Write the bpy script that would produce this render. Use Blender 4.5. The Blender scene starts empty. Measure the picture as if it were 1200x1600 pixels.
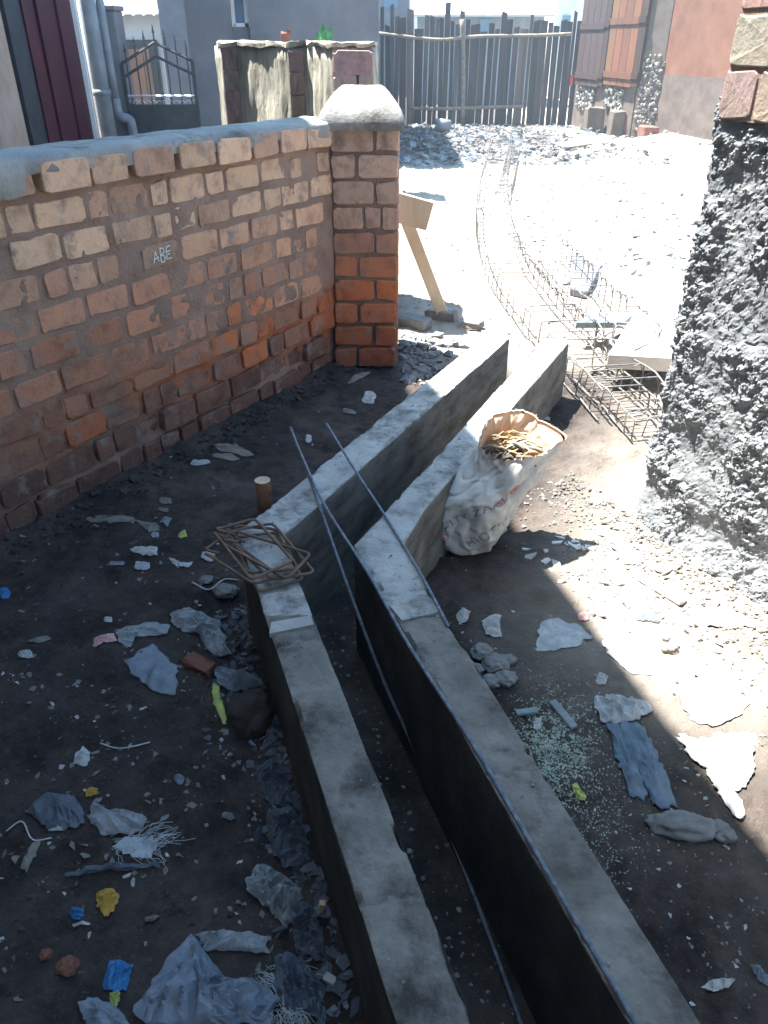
import bpy, bmesh, math, random
import numpy as np
from mathutils import Vector, Matrix, Euler, noise as mnoise
random.seed(7); rng = np.random.default_rng(7)
R = math.radians
SC = bpy.context.scene; C = SC.collection

# ------------------------------------------------------------------ camera, sky, sun, exposure
EYE = 1.6; PITCH = R(31.7); FPX = 1200.0
cam = bpy.data.objects.new('camera', bpy.data.cameras.new('camera')); C.objects.link(cam)
cam.location = (0, 0, EYE); cam.rotation_euler = (R(90) - PITCH, 0, 0)
cam.data.sensor_fit = 'VERTICAL'; cam.data.sensor_height = 24; cam.data.lens = 18
cam.data.clip_start = 0.05; cam.data.clip_end = 1000
SC.camera = cam
SUN_D = Vector((.37, -.15, -1.0)).normalized()
W = bpy.data.worlds.new('World'); SC.world = W; W.use_nodes = True
wn = W.node_tree.nodes; wl = W.node_tree.links
sky = wn.new('ShaderNodeTexSky'); sky.sky_type = 'NISHITA'; sky.sun_disc = False
sky.sun_elevation = R(68.2); sky.sun_rotation = R(-68); sky.dust_density = 1.0; sky.ozone_density = 1.6
bg = wn['Background']; bg.inputs['Strength'].default_value = 0.1
wb = wn.new('ShaderNodeMix'); wb.data_type = 'RGBA'; wb.blend_type = 'MULTIPLY'; wb.inputs['Factor'].default_value = 1
wb.inputs['B'].default_value = (.74, 1.03, 1.09, 1); wl.new(sky.outputs['Color'], wb.inputs['A']); wl.new(wb.outputs['Result'], bg.inputs['Color'])   # camera white balance
sl = bpy.data.lights.new('sun', 'SUN'); sl.energy = 5.0; sl.angle = R(0.55); sl.color = (1.0, .97, .91)
so = bpy.data.objects.new('sun', sl); C.objects.link(so)
so.rotation_euler = SUN_D.to_track_quat('-Z', 'Y').to_euler(); so.location = (-3, 2, 9)
SC.view_settings.view_transform = 'Standard'; SC.view_settings.look = 'None'
SC.view_settings.exposure = 2.5; SC.view_settings.gamma = 1.0; SC.view_settings.use_curve_mapping = False
SC.render.engine = 'CYCLES'
SC.cycles.max_bounces = 7; SC.cycles.diffuse_bounces = 4; SC.cycles.glossy_bounces = 2
SC.cycles.volume_bounces = 0; SC.cycles.use_denoising = True

# ------------------------------------------------------------------ helpers
def ray(x, y):
    u = (x - 600) / FPX; v = (800 - y) / FPX
    return Vector((u, math.cos(PITCH) + v * math.sin(PITCH), -math.sin(PITCH) + v * math.cos(PITCH)))
def gp(x, y, z=0.0):                       # a spot measured in the photograph, on level z
    d = ray(x, y); t = (z - EYE) / d.z
    return Vector((d.x * t, d.y * t, z))
def at(x, y, Y):                           # the same, at distance Y
    d = ray(x, y); t = Y / d.y
    return Vector((d.x * t, Y, EYE + d.z * t))

def tag(o, label=None, cat=None, group=None, kind=None):
    if label: o['label'] = label
    if cat: o['category'] = cat
    if group: o['group'] = group
    if kind: o['kind'] = kind
    return o
def thing(name, label, cat, loc=(0, 0, 0), rz=0, group=None):
    o = bpy.data.objects.new(name, None); C.objects.link(o); o.empty_display_size = .1
    o.location = loc; o.rotation_euler = (0, 0, rz)
    return tag(o, label, cat, group)
def world_of(o):
    m = o.matrix_basis.copy() if o.parent is None or o.parent.name not in bpy.data.objects else world_of(o.parent) @ o.matrix_basis
    return m
def place(name, me, m=None, parent=None, mat4=None, color=None, smooth=None):
    o = bpy.data.objects.new(name, me); C.objects.link(o)
    if m and not me.materials: me.materials.append(m)
    if parent:
        o.parent = parent
        o.matrix_parent_inverse = Matrix.Identity(4)
        o.matrix_basis = world_of(parent).inverted() @ (mat4 if mat4 is not None else Matrix.Identity(4))
    elif mat4 is not None: o.matrix_world = mat4
    if color: o.color = (*color, 1)
    if smooth is not None:
        for p in me.polygons: p.use_smooth = smooth or m in ('whiteplastic', 'bluegrey', 'darkplastic', 'cloth', 'cloth_g', 'denim')
    return o
def mesh(name, v, f):
    me = bpy.data.meshes.new(name); me.from_pydata([tuple(a) for a in v], [], f); me.update(); return me

class MB:
    def __init__(s): s.v = []; s.f = []
    def add(s, v, f):
        n = len(s.v); s.v += [tuple(a) for a in v]; s.f += [tuple(i + n for i in q) for q in f]; return s
    def box(s, c, d, M=None, jit=0, bev=0):
        x, y, z = d[0] / 2, d[1] / 2, d[2] / 2
        if bev:
            vs = []; 
            for sx in (-1, 1):
                for sy in (-1, 1):
                    for sz in (-1, 1):
                        vs += [(sx * x, sy * (y - bev), sz * (z - bev)), (sx * (x - bev), sy * y, sz * (z - bev)), (sx * (x - bev), sy * (y - bev), sz * z)]
            bm = bmesh.new()
            for a in vs: bm.verts.new(a)
            bmesh.ops.convex_hull(bm, input=bm.verts)
            bmesh.ops.dissolve_limit(bm, angle_limit=.01, verts=bm.verts, edges=bm.edges)
            bm.verts.index_update()
            vs = [v.co.copy() for v in bm.verts]; fs = [tuple(v.index for v in f.verts) for f in bm.faces]; bm.free()
        else:
            vs = [Vector((sx * x, sy * y, sz * z)) for sx in (-1, 1) for sy in (-1, 1) for sz in (-1, 1)]
            fs = [(0, 1, 3, 2), (4, 6, 7, 5), (0, 4, 5, 1), (2, 3, 7, 6), (0, 2, 6, 4), (1, 5, 7, 3)]
        c = Vector(c)
        out = []
        for v in vs:
            v = Vector(v)
            if jit: v += Vector([random.uniform(-jit, jit) for _ in range(3)])
            if M is not None: v = M @ v
            out.append(v + c)
        return s.add(out, fs)
    def tube(s, pts, r, n=6, closed=False, taper=1.0):
        pts = [Vector(p) for p in pts]; N = len(pts); rings = []
        up = None
        for i, p in enumerate(pts):
            if closed: t = pts[(i + 1) % N] - pts[i - 1]
            else: t = pts[min(i + 1, N - 1)] - pts[max(i - 1, 0)]
            t.normalize()
            if up is None:
                up = Vector((0, 0, 1)) if abs(t.z) < .9 else Vector((1, 0, 0))
            a = t.cross(up)
            if a.length < 1e-5: a = t.cross(Vector((1, .3, .2)))
            a.normalize(); b = a.cross(t).normalized(); up = b
            rr = r * (1 + (taper - 1) * i / max(1, N - 1))
            rings.append([p + (a * math.cos(k * 2 * math.pi / n) + b * math.sin(k * 2 * math.pi / n)) * rr for k in range(n)])
        v = [q for g in rings for q in g]; f = []
        M = N if closed else N - 1
        for i in range(M):
            j = (i + 1) % N
            for k in range(n): f.append((i * n + k, i * n + (k + 1) % n, j * n + (k + 1) % n, j * n + k))
        if not closed: f += [tuple(range(n))[::-1], tuple((N - 1) * n + k for k in range(n))]
        return s.add(v, f)
    def prism(s, poly, z0, z1):               # poly in plan, level top
        n = len(poly)
        v = [(p[0], p[1], z0) for p in poly] + [(p[0], p[1], z1) for p in poly]
        return s.add(v, [tuple(range(n))[::-1], tuple(range(n, 2 * n))] + [(i, (i + 1) % n, n + (i + 1) % n, n + i) for i in range(n)])
    def build(s, name, m=None, parent=None, smooth=False, color=None):
        me = mesh(name, s.v, s.f)
        bm = bmesh.new(); bm.from_mesh(me); bmesh.ops.recalc_face_normals(bm, faces=bm.faces); bm.to_mesh(me); bm.free()
        return place(name, me, m, parent, smooth=smooth, color=color)

# numpy value noise
def _h(ix, iy, seed):
    a = (ix.astype(np.int64) * 374761393 + iy.astype(np.int64) * 668265263 + seed * 974634777) & 0x7fffffff
    a = ((a ^ (a >> 13)) * 1274126177) & 0x7fffffff
    return ((a ^ (a >> 16)) & 0xffff) / 65535.0
def vn(x, y, seed=0):
    ix = np.floor(x); iy = np.floor(y); fx = x - ix; fy = y - iy
    fx = fx * fx * (3 - 2 * fx); fy = fy * fy * (3 - 2 * fy)
    a = _h(ix, iy, seed); b = _h(ix + 1, iy, seed); c = _h(ix, iy + 1, seed); d = _h(ix + 1, iy + 1, seed)
    return (a * (1 - fx) + b * fx) * (1 - fy) + (c * (1 - fx) + d * fx) * fy
def fbm(x, y, seed=0, octv=4, gain=.5):
    s = 0; amp = 1; t = 0
    for o in range(octv):
        s = s + amp * (vn(x * 2 ** o + 17.3 * o, y * 2 ** o + 5.1 * o, seed + o) * 2 - 1); t += amp; amp *= gain
    return s / t

# ------------------------------------------------------------------ materials
def mat(name, cols, scale=8, rough=.9, bump=.3, bscale=60, detail=6, coords='Object', metallic=0, objcol=False, spec=.3,
        stain=None, dist=.01, trans=0, stretch=None, bump2=None, pos=None):
    m = bpy.data.materials.new(name); m.use_nodes = True
    nt = m.node_tree; N = nt.nodes; L = nt.links; b = N['Principled BSDF']
    b.inputs['Roughness'].default_value = rough; b.inputs['Metallic'].default_value = metallic
    b.inputs['Specular IOR Level'].default_value = spec
    tc = N.new('ShaderNodeTexCoord'); vec = tc.outputs[coords] if coords != 'World' else None
    if coords == 'World': g = N.new('ShaderNodeNewGeometry'); vec = g.outputs['Position']
    if stretch:
        mp = N.new('ShaderNodeMapping'); mp.inputs['Scale'].default_value = stretch
        L.new(vec, mp.inputs['Vector']); vec = mp.outputs['Vector']
    if objcol:                                # alike pieces sharing a mesh: shift the pattern per object
        oi = N.new('ShaderNodeObjectInfo'); ad = N.new('ShaderNodeVectorMath'); ad.operation = 'MULTIPLY_ADD'
        ad.inputs[1].default_value = (37, 53, 71)
        L.new(oi.outputs['Random'], ad.inputs[0]); L.new(vec, ad.inputs[2]); vec = ad.outputs[0]
    nz = N.new('ShaderNodeTexNoise'); nz.inputs['Scale'].default_value = scale; nz.inputs['Detail'].default_value = detail
    nz.inputs['Roughness'].default_value = .62; L.new(vec, nz.inputs['Vector'])
    rp = N.new('ShaderNodeValToRGB'); el = rp.color_ramp.elements
    k = len(cols)
    while len(el) < k: el.new(.5)
    for i, c in enumerate(cols):
        el[i].position = .3 + .4 * i / max(1, k - 1); el[i].color = (*c, 1)
    L.new(nz.outputs['Fac'], rp.inputs['Fac']); col = rp.outputs['Color']
    if objcol:
        mx = N.new('ShaderNodeMix'); mx.data_type = 'RGBA'; mx.blend_type = 'MULTIPLY'; mx.inputs['Factor'].default_value = 1
        L.new(col, mx.inputs['A']); L.new(oi.outputs['Color'], mx.inputs['B']); col = mx.outputs['Result']
    if stain:                                 # (colour, scale, low, high): real blotches of dirt
        sc_, lo, hi = stain[1:]
        n2 = N.new('ShaderNodeTexNoise'); n2.inputs['Scale'].default_value = sc_; n2.inputs['Detail'].default_value = 8
        n2.inputs['Roughness'].default_value = .7
        L.new(vec, n2.inputs['Vector']); mr = N.new('ShaderNodeMapRange'); mr.inputs[1].default_value = lo; mr.inputs[2].default_value = hi
        L.new(n2.outputs['Fac'], mr.inputs[0]); mx = N.new('ShaderNodeMix'); mx.data_type = 'RGBA'
        L.new(mr.outputs[0], mx.inputs['Factor']); L.new(col, mx.inputs['A']); mx.inputs['B'].default_value = (*stain[0], 1); col = mx.outputs['Result']
    L.new(col, b.inputs['Base Color'])
    if trans: b.inputs['Transmission Weight'].default_value = trans
    if bump:
        n3 = N.new('ShaderNodeTexNoise'); n3.inputs['Scale'].default_value = bscale; n3.inputs['Detail'].default_value = 8
        n3.inputs['Roughness'].default_value = .68
        L.new(vec, n3.inputs['Vector']); bp = N.new('ShaderNodeBump'); bp.inputs['Strength'].default_value = bump; bp.inputs['Distance'].default_value = dist
        L.new(n3.outputs['Fac'], bp.inputs['Height']); L.new(bp.outputs['Normal'], b.inputs['Normal'])
    return m

M = {}
M['mortar'] = mat('mortar', [(.19, .125, .095), (.28, .19, .145), (.37, .27, .215)], 6, .95, .8, 70, coords='World', stain=((.12, .085, .07), 3, .5, .75))
mc = M['mortar'].copy(); mc.name = 'mortar_clay'; M['mortar_clay'] = mc; _n = mc.node_tree; _b = _n.nodes['Principled BSDF']
_src = _b.inputs['Base Color'].links[0].from_socket; _a = _n.nodes.new('ShaderNodeAttribute'); _a.attribute_name = 'clay'; _m = _n.nodes.new('ShaderNodeMix'); _m.data_type = 'RGBA'
_n.links.new(_a.outputs['Fac'], _m.inputs['Factor']); _n.links.new(_src, _m.inputs['A']); _m.inputs['B'].default_value = (.42, .14, .06, 1); _n.links.new(_m.outputs['Result'], _b.inputs['Base Color'])
M['coping'] = mat('coping_mortar', [(.20, .20, .19), (.30, .30, .285), (.38, .37, .34)], 5, .92, .6, 50, coords='World', stain=((.12, .11, .10), 6, .52, .7))
M['brick'] = mat('fired_clay', [(.62, .58, .55), (1, 1, 1), (1.15, 1.1, 1.0)], 14, .93, .7, 55, objcol=True, stain=((.27, .21, .175), 11, .53, .66), dist=.008)
M['concrete'] = mat('grey_concrete', [(.20, .20, .19), (.35, .35, .335), (.44, .44, .42)], 7, .93, .8, 45, coords='World', stain=((.09, .08, .07), 9, .50, .68))
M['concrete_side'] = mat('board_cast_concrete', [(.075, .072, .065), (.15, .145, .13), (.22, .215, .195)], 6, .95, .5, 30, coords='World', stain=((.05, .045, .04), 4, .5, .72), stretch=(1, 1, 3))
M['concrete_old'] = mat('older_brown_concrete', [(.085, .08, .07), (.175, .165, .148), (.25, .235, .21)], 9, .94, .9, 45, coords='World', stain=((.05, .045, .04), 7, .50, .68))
M['side_shade'] = mat('shade_dark_concrete', [(.018, .019, .02), (.04, .04, .04), (.075, .072, .066)], 6, .9, .6, 30, coords='World')  # near drain sides: deep shade put into the colour
M['rough'] = mat('thrown_mortar', [(.13, .14, .15), (.20, .21, .22), (.28, .285, .29)], 16, .97, .6, 90, coords='World', dist=.012)
M['crumb'] = mat('pale_mortar_crumb', [(.15, .16, .165), (.22, .23, .235), (.31, .31, .305)], 30, .97, .4, 90, coords='World')
M['rubble'] = mat('rubble', [(.12, .11, .10), (.21, .195, .175), (.33, .305, .275)], 9, .95, .7, 60, coords='World')
M['gravel'] = mat('pale_gravel', [(.38, .37, .35), (.52, .51, .49), (.68, .66, .63)], 11, .95, .5, 40, coords='World')
M['paleslab'] = mat('fresh_pale_concrete', [(.55, .54, .51), (.64, .63, .6), (.7, .69, .66)], 4, .9, .5, 30, coords='World')
M['rust'] = mat('rusty_steel', [(.10, .075, .06), (.17, .12, .09), (.26, .15, .10)], 25, .75, .4, 120, coords='World', metallic=.35)
M['steel'] = mat('grey_steel_bar', [(.09, .11, .14), (.17, .20, .25), (.28, .30, .32)], 60, .6, .6, 160, coords='World', metallic=.6)
M['cage'] = mat('cage_steel', [(.10, .095, .09), (.18, .17, .16), (.28, .27, .26)], 20, .6, .3, 120, coords='World', metallic=.4)
M['wood_pale'] = mat('sawn_pale_wood', [(.46, .36, .24), (.58, .47, .33), (.66, .56, .42)], 9, .8, .4, 40, stretch=(1, 1, .12))
M['wood_dark'] = mat('weathered_dark_wood', [(.04, .036, .034), (.075, .068, .064), (.13, .115, .105)], 7, .9, .7, 30, objcol=True, stretch=(1, 1, .08))
M['wood_rail'] = mat('rail_pole_wood', [(.13, .11, .09), (.22, .18, .14), (.3, .25, .2)], 12, .9, .5, 40)
M['shutter'] = mat('painted_plank', [(.75, .75, .75), (1, 1, 1), (1.15, 1.1, 1.05)], 8, .75, .3, 40, objcol=True, stretch=(1, 1, .15))
M['redplaster'] = mat('orange_lime_plaster', [(.13, .06, .038), (.17, .08, .05), (.20, .10, .065)], 3, .95, .3, 25, coords='World')
M['cementband'] = mat('cement_render', [(.085, .065, .054), (.125, .098, .082), (.165, .13, .11)], 4, .95, .4, 30, coords='World')
M['greywall'] = mat('grey_render', [(.11, .115, .13), (.15, .155, .17), (.19, .19, .20)], 2.5, .95, .3, 25, coords='World', stain=((.13, .13, .14), 1.4, .5, .8))
M['rawplaster'] = mat('raked_lime_plaster', [(.16, .15, .12), (.34, .32, .26), (.54, .51, .43)], 9, .95, .9, 40, coords='World', stretch=(1, 1, .22), dist=.02)
M['whitewall'] = mat('white_limewash', [(.55, .55, .53), (.66, .66, .64), (.72, .72, .7)], 3, .9, .2, 20, coords='World')
M['maroon'] = mat('maroon_paint', [(.035, .004, .008), (.052, .006, .011), (.07, .01, .015)], 3, .55, .15, 20, coords='World')
M['tanwall'] = mat('tan_render', [(.24, .18, .14), (.32, .25, .20), (.36, .29, .24)], 4, .95, .3, 30, coords='World')
M['pvc'] = mat('grey_pvc', [(.15, .17, .19), (.20, .22, .24), (.25, .27, .29)], 5, .45, .1, 20, coords='World')
M['ironpaint'] = mat('black_gate_paint', [(.015, .017, .02), (.03, .033, .038), (.05, .05, .055)], 9, .5, .2, 60, coords='World')
M['tin'] = mat('corrugated_tin', [(.45, .46, .47), (.58, .59, .6), (.68, .68, .68)], 3, .4, .1, 20, coords='World', metallic=.5)
M['rusttin'] = mat('rusted_tin', [(.10, .06, .045), (.17, .10, .07), (.25, .16, .12)], 5, .8, .2, 30, coords='World')
M['sack'] = mat('woven_sack', [(.42, .41, .385), (.54, .53, .505), (.62, .61, .59)], 9, .7, .5, 260, stain=((.34, .24, .16), 7, .56, .8), dist=.003)
M['sackin'] = mat('sack_lining_orange', [(.50, .30, .20), (.62, .44, .31), (.66, .55, .44)], 8, .8, .3, 120)
M['ink'] = mat('dark_blue_print', [(.16, .17, .20), (.22, .23, .26), (.5, .5, .5)], 40, .8, 0)
M['inkred'] = mat('red_print', [(.45, .10, .12), (.52, .16, .17), (.6, .3, .28)], 40, .8, 0)
M['twig'] = mat('dry_fibre', [(.17, .11, .05), (.32, .22, .11), (.46, .35, .2)], 20, .85, .2, 60)
M['chalk'] = mat('white_chalk', [(.42, .6, .55), (.7, .75, .72), (.8, .8, .78)], 120, .95, 0, coords='World')
M['glass'] = mat('window_glass', [(.06, .12, .2), (.09, .17, .27), (.12, .22, .33)], 3, .12, 0, coords='World', spec=.6)
M['green'] = mat('green_plastic', [(.04, .16, .06), (.06, .24, .10), (.12, .30, .16)], 20, .35, .2, 40)
def lit(name, c, rough=.7, var=.25, scale=25, **k):
    lo = tuple(x * (1 - var) for x in c); hi = tuple(min(.85, x * (1 + var)) for x in c)
    return mat(name, [lo, c, hi], scale, rough, k.pop('bump', .35), k.pop('bscale', 60), **k)
M['whiteplastic'] = lit('dirty_white_plastic', (.33, .35, .36), .28, stain=((.12, .11, .1), 14, .52, .75))
M['paper'] = lit('dirty_paper', (.38, .38, .37), .85, stain=((.2, .18, .16), 12, .56, .78))
M['bluegrey'] = lit('blue_grey_film', (.24, .28, .33), .28, stain=((.1, .1, .11), 10, .56, .8))
M['darkplastic'] = lit('dark_grimy_film', (.10, .115, .14), .4)
M['denim'] = lit('faded_denim', (.12, .165, .21), .95, bscale=220, stain=((.2, .23, .25), 6, .5, .75))
M['cloth'] = lit('pale_cotton', (.62, .61, .58), .95, bscale=180)
M['cloth_g'] = lit('grey_cloth', (.36, .38, .39), .95, bscale=180)
M['yellow'] = lit('yellow_wrapper', (.42, .26, .05), .45)
M['lime'] = lit('lime_wrapper', (.38, .42, .12), .5)
M['bluewrap'] = lit('blue_wrapper', (.03, .14, .30), .4)
M['pink'] = lit('pink_print_plastic', (.50, .28, .27), .6)
M['cardboard'] = lit('grimy_cardboard', (.16, .15, .13), .9)
M['woodchip'] = lit('grey_wood_scrap', (.19, .17, .14), .9, stretch=(.2, 1, 1))
M['woodgreen'] = lit('greenish_grey_batten', (.20, .24, .25), .85)
M['stone'] = mat('grey_stone', [(.13, .13, .13), (.19, .19, .185), (.25, .24, .23)], 12, .95, .6, 50)
M['mud'] = mat('dark_mud_clod', [(.035, .028, .024), (.055, .044, .038), (.08, .065, .055)], 12, .95, .8, 40)
M['redstone'] = mat('red_brick_fragment', [(.13, .055, .04), (.20, .085, .06), (.26, .13, .09)], 12, .95, .6, 50)
M['sawdust'] = mat('pale_green_chips', [(.14, .18, .14), (.27, .32, .26), (.42, .44, .39)], 30, .95, .3, 50, coords='World')
M['fibre'] = lit('frayed_plastic_fibre', (.40, .42, .42), .7)

for k_, a_ in (('whiteplastic', .62), ('bluegrey', .6), ('darkplastic', .75)): M[k_].node_tree.nodes['Principled BSDF'].inputs['Alpha'].default_value = a_

# soil: dark trampled damp soil by the houses, dusty pale laterite on the path
def soil():
    m = bpy.data.materials.new('soil'); m.use_nodes = True; nt = m.node_tree; N = nt.nodes; L = nt.links; b = N['Principled BSDF']
    b.inputs['Roughness'].default_value = .95; b.inputs['Specular IOR Level'].default_value = .2
    g = N.new('ShaderNodeNewGeometry')
    def nz(s, d=8, r=.65):
        n = N.new('ShaderNodeTexNoise'); n.inputs['Scale'].default_value = s; n.inputs['Detail'].default_value = d; n.inputs['Roughness'].default_value = r
        L.new(g.outputs['Position'], n.inputs['Vector']); return n.outputs['Fac']
    def ramp(f, a, c):
        r = N.new('ShaderNodeValToRGB'); r.color_ramp.elements[0].position = a[0]; r.color_ramp.elements[1].position = a[1]
        r.color_ramp.elements[0].color = (*c[0], 1); r.color_ramp.elements[1].color = (*c[1], 1); L.new(f, r.inputs[0]); return r.outputs[0]
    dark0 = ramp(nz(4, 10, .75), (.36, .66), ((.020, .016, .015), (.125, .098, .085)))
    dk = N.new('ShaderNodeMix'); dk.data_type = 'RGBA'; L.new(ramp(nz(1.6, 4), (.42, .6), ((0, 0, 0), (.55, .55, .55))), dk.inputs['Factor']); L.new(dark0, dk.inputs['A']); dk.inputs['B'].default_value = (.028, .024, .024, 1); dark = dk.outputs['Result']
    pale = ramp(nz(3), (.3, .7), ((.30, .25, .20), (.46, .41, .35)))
    # attribute 'dust' on the mesh says how dry and dusty the soil is, plus painted near shade
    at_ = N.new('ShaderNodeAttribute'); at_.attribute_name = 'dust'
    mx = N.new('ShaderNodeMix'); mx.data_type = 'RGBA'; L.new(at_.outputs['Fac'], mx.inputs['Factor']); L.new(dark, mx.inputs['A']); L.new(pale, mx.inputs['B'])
    speck = N.new('ShaderNodeMapRange'); speck.inputs[1].default_value = .62; speck.inputs[2].default_value = .72; L.new(nz(85, 3), speck.inputs[0])
    sp2 = N.new('ShaderNodeMath'); sp2.operation = 'MULTIPLY'; sp2.inputs[1].default_value = .3; L.new(speck.outputs[0], sp2.inputs[0])
    m2 = N.new('ShaderNodeMix'); m2.data_type = 'RGBA'; L.new(sp2.outputs[0], m2.inputs['Factor']); L.new(mx.outputs['Result'], m2.inputs['A']); m2.inputs['B'].default_value = (.30, .28, .25, 1)
    L.new(m2.outputs['Result'], b.inputs['Base Color'])
    bp = N.new('ShaderNodeBump'); bp.inputs['Strength'].default_value = 1.0; bp.inputs['Distance'].default_value = .02
    L.new(nz(40, 10, .72), bp.inputs['Height']); L.new(bp.outputs['Normal'], b.inputs['Normal'])
    return m
M['soil'] = soil()

# ------------------------------------------------------------------ measured layout
HT = .30                                                       # height of the drain kerbs
L_OUT = [(.10, .30), (.02, .60), (-.36, 1.72), (-.455, 1.99), (-.40, 2.09), (.51, 3.82)]
L_IN = [(.22, .30), (.14, .60), (-.24, 1.74), (-.31, 1.97), (.64, 3.79)]
R_IN = [(.485, .30), (.38, .60), (.03, 1.58), (-.09, 1.92), (.03, 2.16), (.81, 3.79)]
R_OUT = [(.60, .30), (.49, .60), (.16, 1.59), (.06, 1.92), (.13, 2.12), (.93, 3.73)]
FLOOR = -.12
def path_x(path, y):
    a = np.array(path); return np.interp(y, a[:, 1], a[:, 0])

def gh(x, y):                                                   # ground height
    x = np.asarray(x, float); y = np.asarray(y, float)
    z = .022 * fbm(x * 1.1, y * 1.1, 3, 3) + .014 * fbm(x * 6, y * 6, 9, 4) + .009 * fbm(x * 22, y * 22, 21, 4)
    far = np.clip((y - 7) / 10, 0, 1)
    z = z + .022 * np.maximum(0, fbm(x * 13, y * 13, 81, 3) - .16) + .03 * np.maximum(0, fbm(x * 31, y * 31, 83, 2) - .28) - .012 * np.abs(fbm(x * 3.2, y * 3.2, 87, 3))
    z = z * (1 + 2.0 * far)
    lo, li, ri, ro = (path_x(p, y) for p in (L_OUT, L_IN, R_IN, R_OUT))
    inside = (x > lo + .03) & (x < ro - .03) & (y < 3.82)
    z = np.where(inside, FLOOR + .010 * fbm(x * 12, y * 12, 5, 4), z)
    # soil washed against the outside of the kerb, ditch along its left foot
    dl = lo - x
    z = np.where((dl > -.03) & (dl < .35) & (y < 3.0), z - .05 * np.exp(-((dl - .06) / .1) ** 2), z)
    # fillet of earth at the foot of the brick wall
    s = ((x + .26) * -.8438 - (y - 4.2) * -.5366)                # signed distance from wall face, + in front
    z = z + np.where((s > -.3) & (s < .5) & (y < 4.6) & (x < .3), .03 * np.exp(-(s / .07) ** 2), 0)
    # earth bank by the house on the right
    z = z + .28 * np.exp(-((x - 5.3) / 1.3) ** 2 - ((y - 14.2) / 1.0) ** 2) * (y > 8) + .10 * np.exp(-((x - 3.6) / .9) ** 2 - ((y - 16.2) / .8) ** 2)
    # mortar dropped at the foot of the roughcast wall
    t = ((x - 1.0) * .45 + (y - 2.45) * -.89); q = ((x - 1.0) * -.89 + (y - 2.45) * -.45)
    z = z + np.where((t > -.5) & (t < 2.2), .07 * np.exp(-np.clip(q, 0, 9) / .10) * .75 * (1 + .5 * fbm(x * 14, y * 14, 31, 4)), 0)
    return z
_gx0, _gy0, _gs = -4.0, .2, .02
_GX, _GY = np.meshgrid(np.arange(_gx0, 7.0, _gs), np.arange(_gy0, 20.0, _gs))
_GZ = gh(_GX, _GY).tolist()
def gz(x, y):
    fx = (x - _gx0) / _gs; fy = (y - _gy0) / _gs; i = int(fx); j = int(fy)
    if i < 0 or j < 0 or i >= len(_GZ[0]) - 1 or j >= len(_GZ) - 1: return float(gh(np.array([x]), np.array([y]))[0])
    fx -= i; fy -= j; a, b = _GZ[j], _GZ[j + 1]
    return (a[i] * (1 - fx) + a[i + 1] * fx) * (1 - fy) + (b[i] * (1 - fx) + b[i + 1] * fx) * fy

def axis(lo, hi, step, far, n, farlo=None):
    a = np.arange(lo, hi + 1e-6, step)
    g = np.geomspace(step, far - hi, n) + hi
    g2 = lo - np.geomspace(step, (farlo or far) + lo if farlo is None else farlo, n)[::-1]
    return np.concatenate([g2, a, g])
def build_ground():
    xs = axis(-2.0, 2.3, .014, 140, 60, 140); ys = axis(.4, 5.6, .014, 220, 95, 30)
    X, Y = np.meshgrid(xs, ys); Z = gh(X, Y)
    ny, nx = X.shape
    v = np.stack([X, Y, Z], -1).reshape(-1, 3)
    i = np.arange(ny * nx).reshape(ny, nx)
    f = np.stack([i[:-1, :-1], i[:-1, 1:], i[1:, 1:], i[1:, :-1]], -1).reshape(-1, 4)
    me = bpy.data.meshes.new('ground'); me.vertices.add(len(v)); me.vertices.foreach_set('co', v.ravel())
    me.loops.add(f.size); me.loops.foreach_set('vertex_index', f.ravel().astype(np.int32))
    me.polygons.add(len(f)); me.polygons.foreach_set('loop_start', np.arange(0, f.size, 4, dtype=np.int32))
    me.update(calc_edges=True)
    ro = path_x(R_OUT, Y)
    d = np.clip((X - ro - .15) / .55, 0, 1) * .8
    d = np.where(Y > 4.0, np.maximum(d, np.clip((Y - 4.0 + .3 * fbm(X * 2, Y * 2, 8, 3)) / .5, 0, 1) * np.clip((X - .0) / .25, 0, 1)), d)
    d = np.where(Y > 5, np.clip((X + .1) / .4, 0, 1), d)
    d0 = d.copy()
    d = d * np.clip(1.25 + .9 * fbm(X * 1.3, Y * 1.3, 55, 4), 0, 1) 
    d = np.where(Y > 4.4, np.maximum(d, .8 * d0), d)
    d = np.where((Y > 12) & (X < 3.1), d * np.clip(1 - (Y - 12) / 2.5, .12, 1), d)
    d = d * (1 - .85 * np.clip((1.75 - Y) / .5, 0, 1) * np.clip((1.45 - X) / .3, 0, 1))  # shade at the near right painted in as darker soil
    at_ = me.attributes.new('dust', 'FLOAT', 'POINT'); at_.data.foreach_set('value', d.ravel())
    me.polygons.foreach_set('use_smooth', np.ones(len(f), bool))
    o = place('ground', me, M['soil']); tag(o, 'trampled brown soil, damp and dark by the wall and dusty pale on the path, with shade painted in near the camera', kind='structure')
build_ground()

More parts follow.
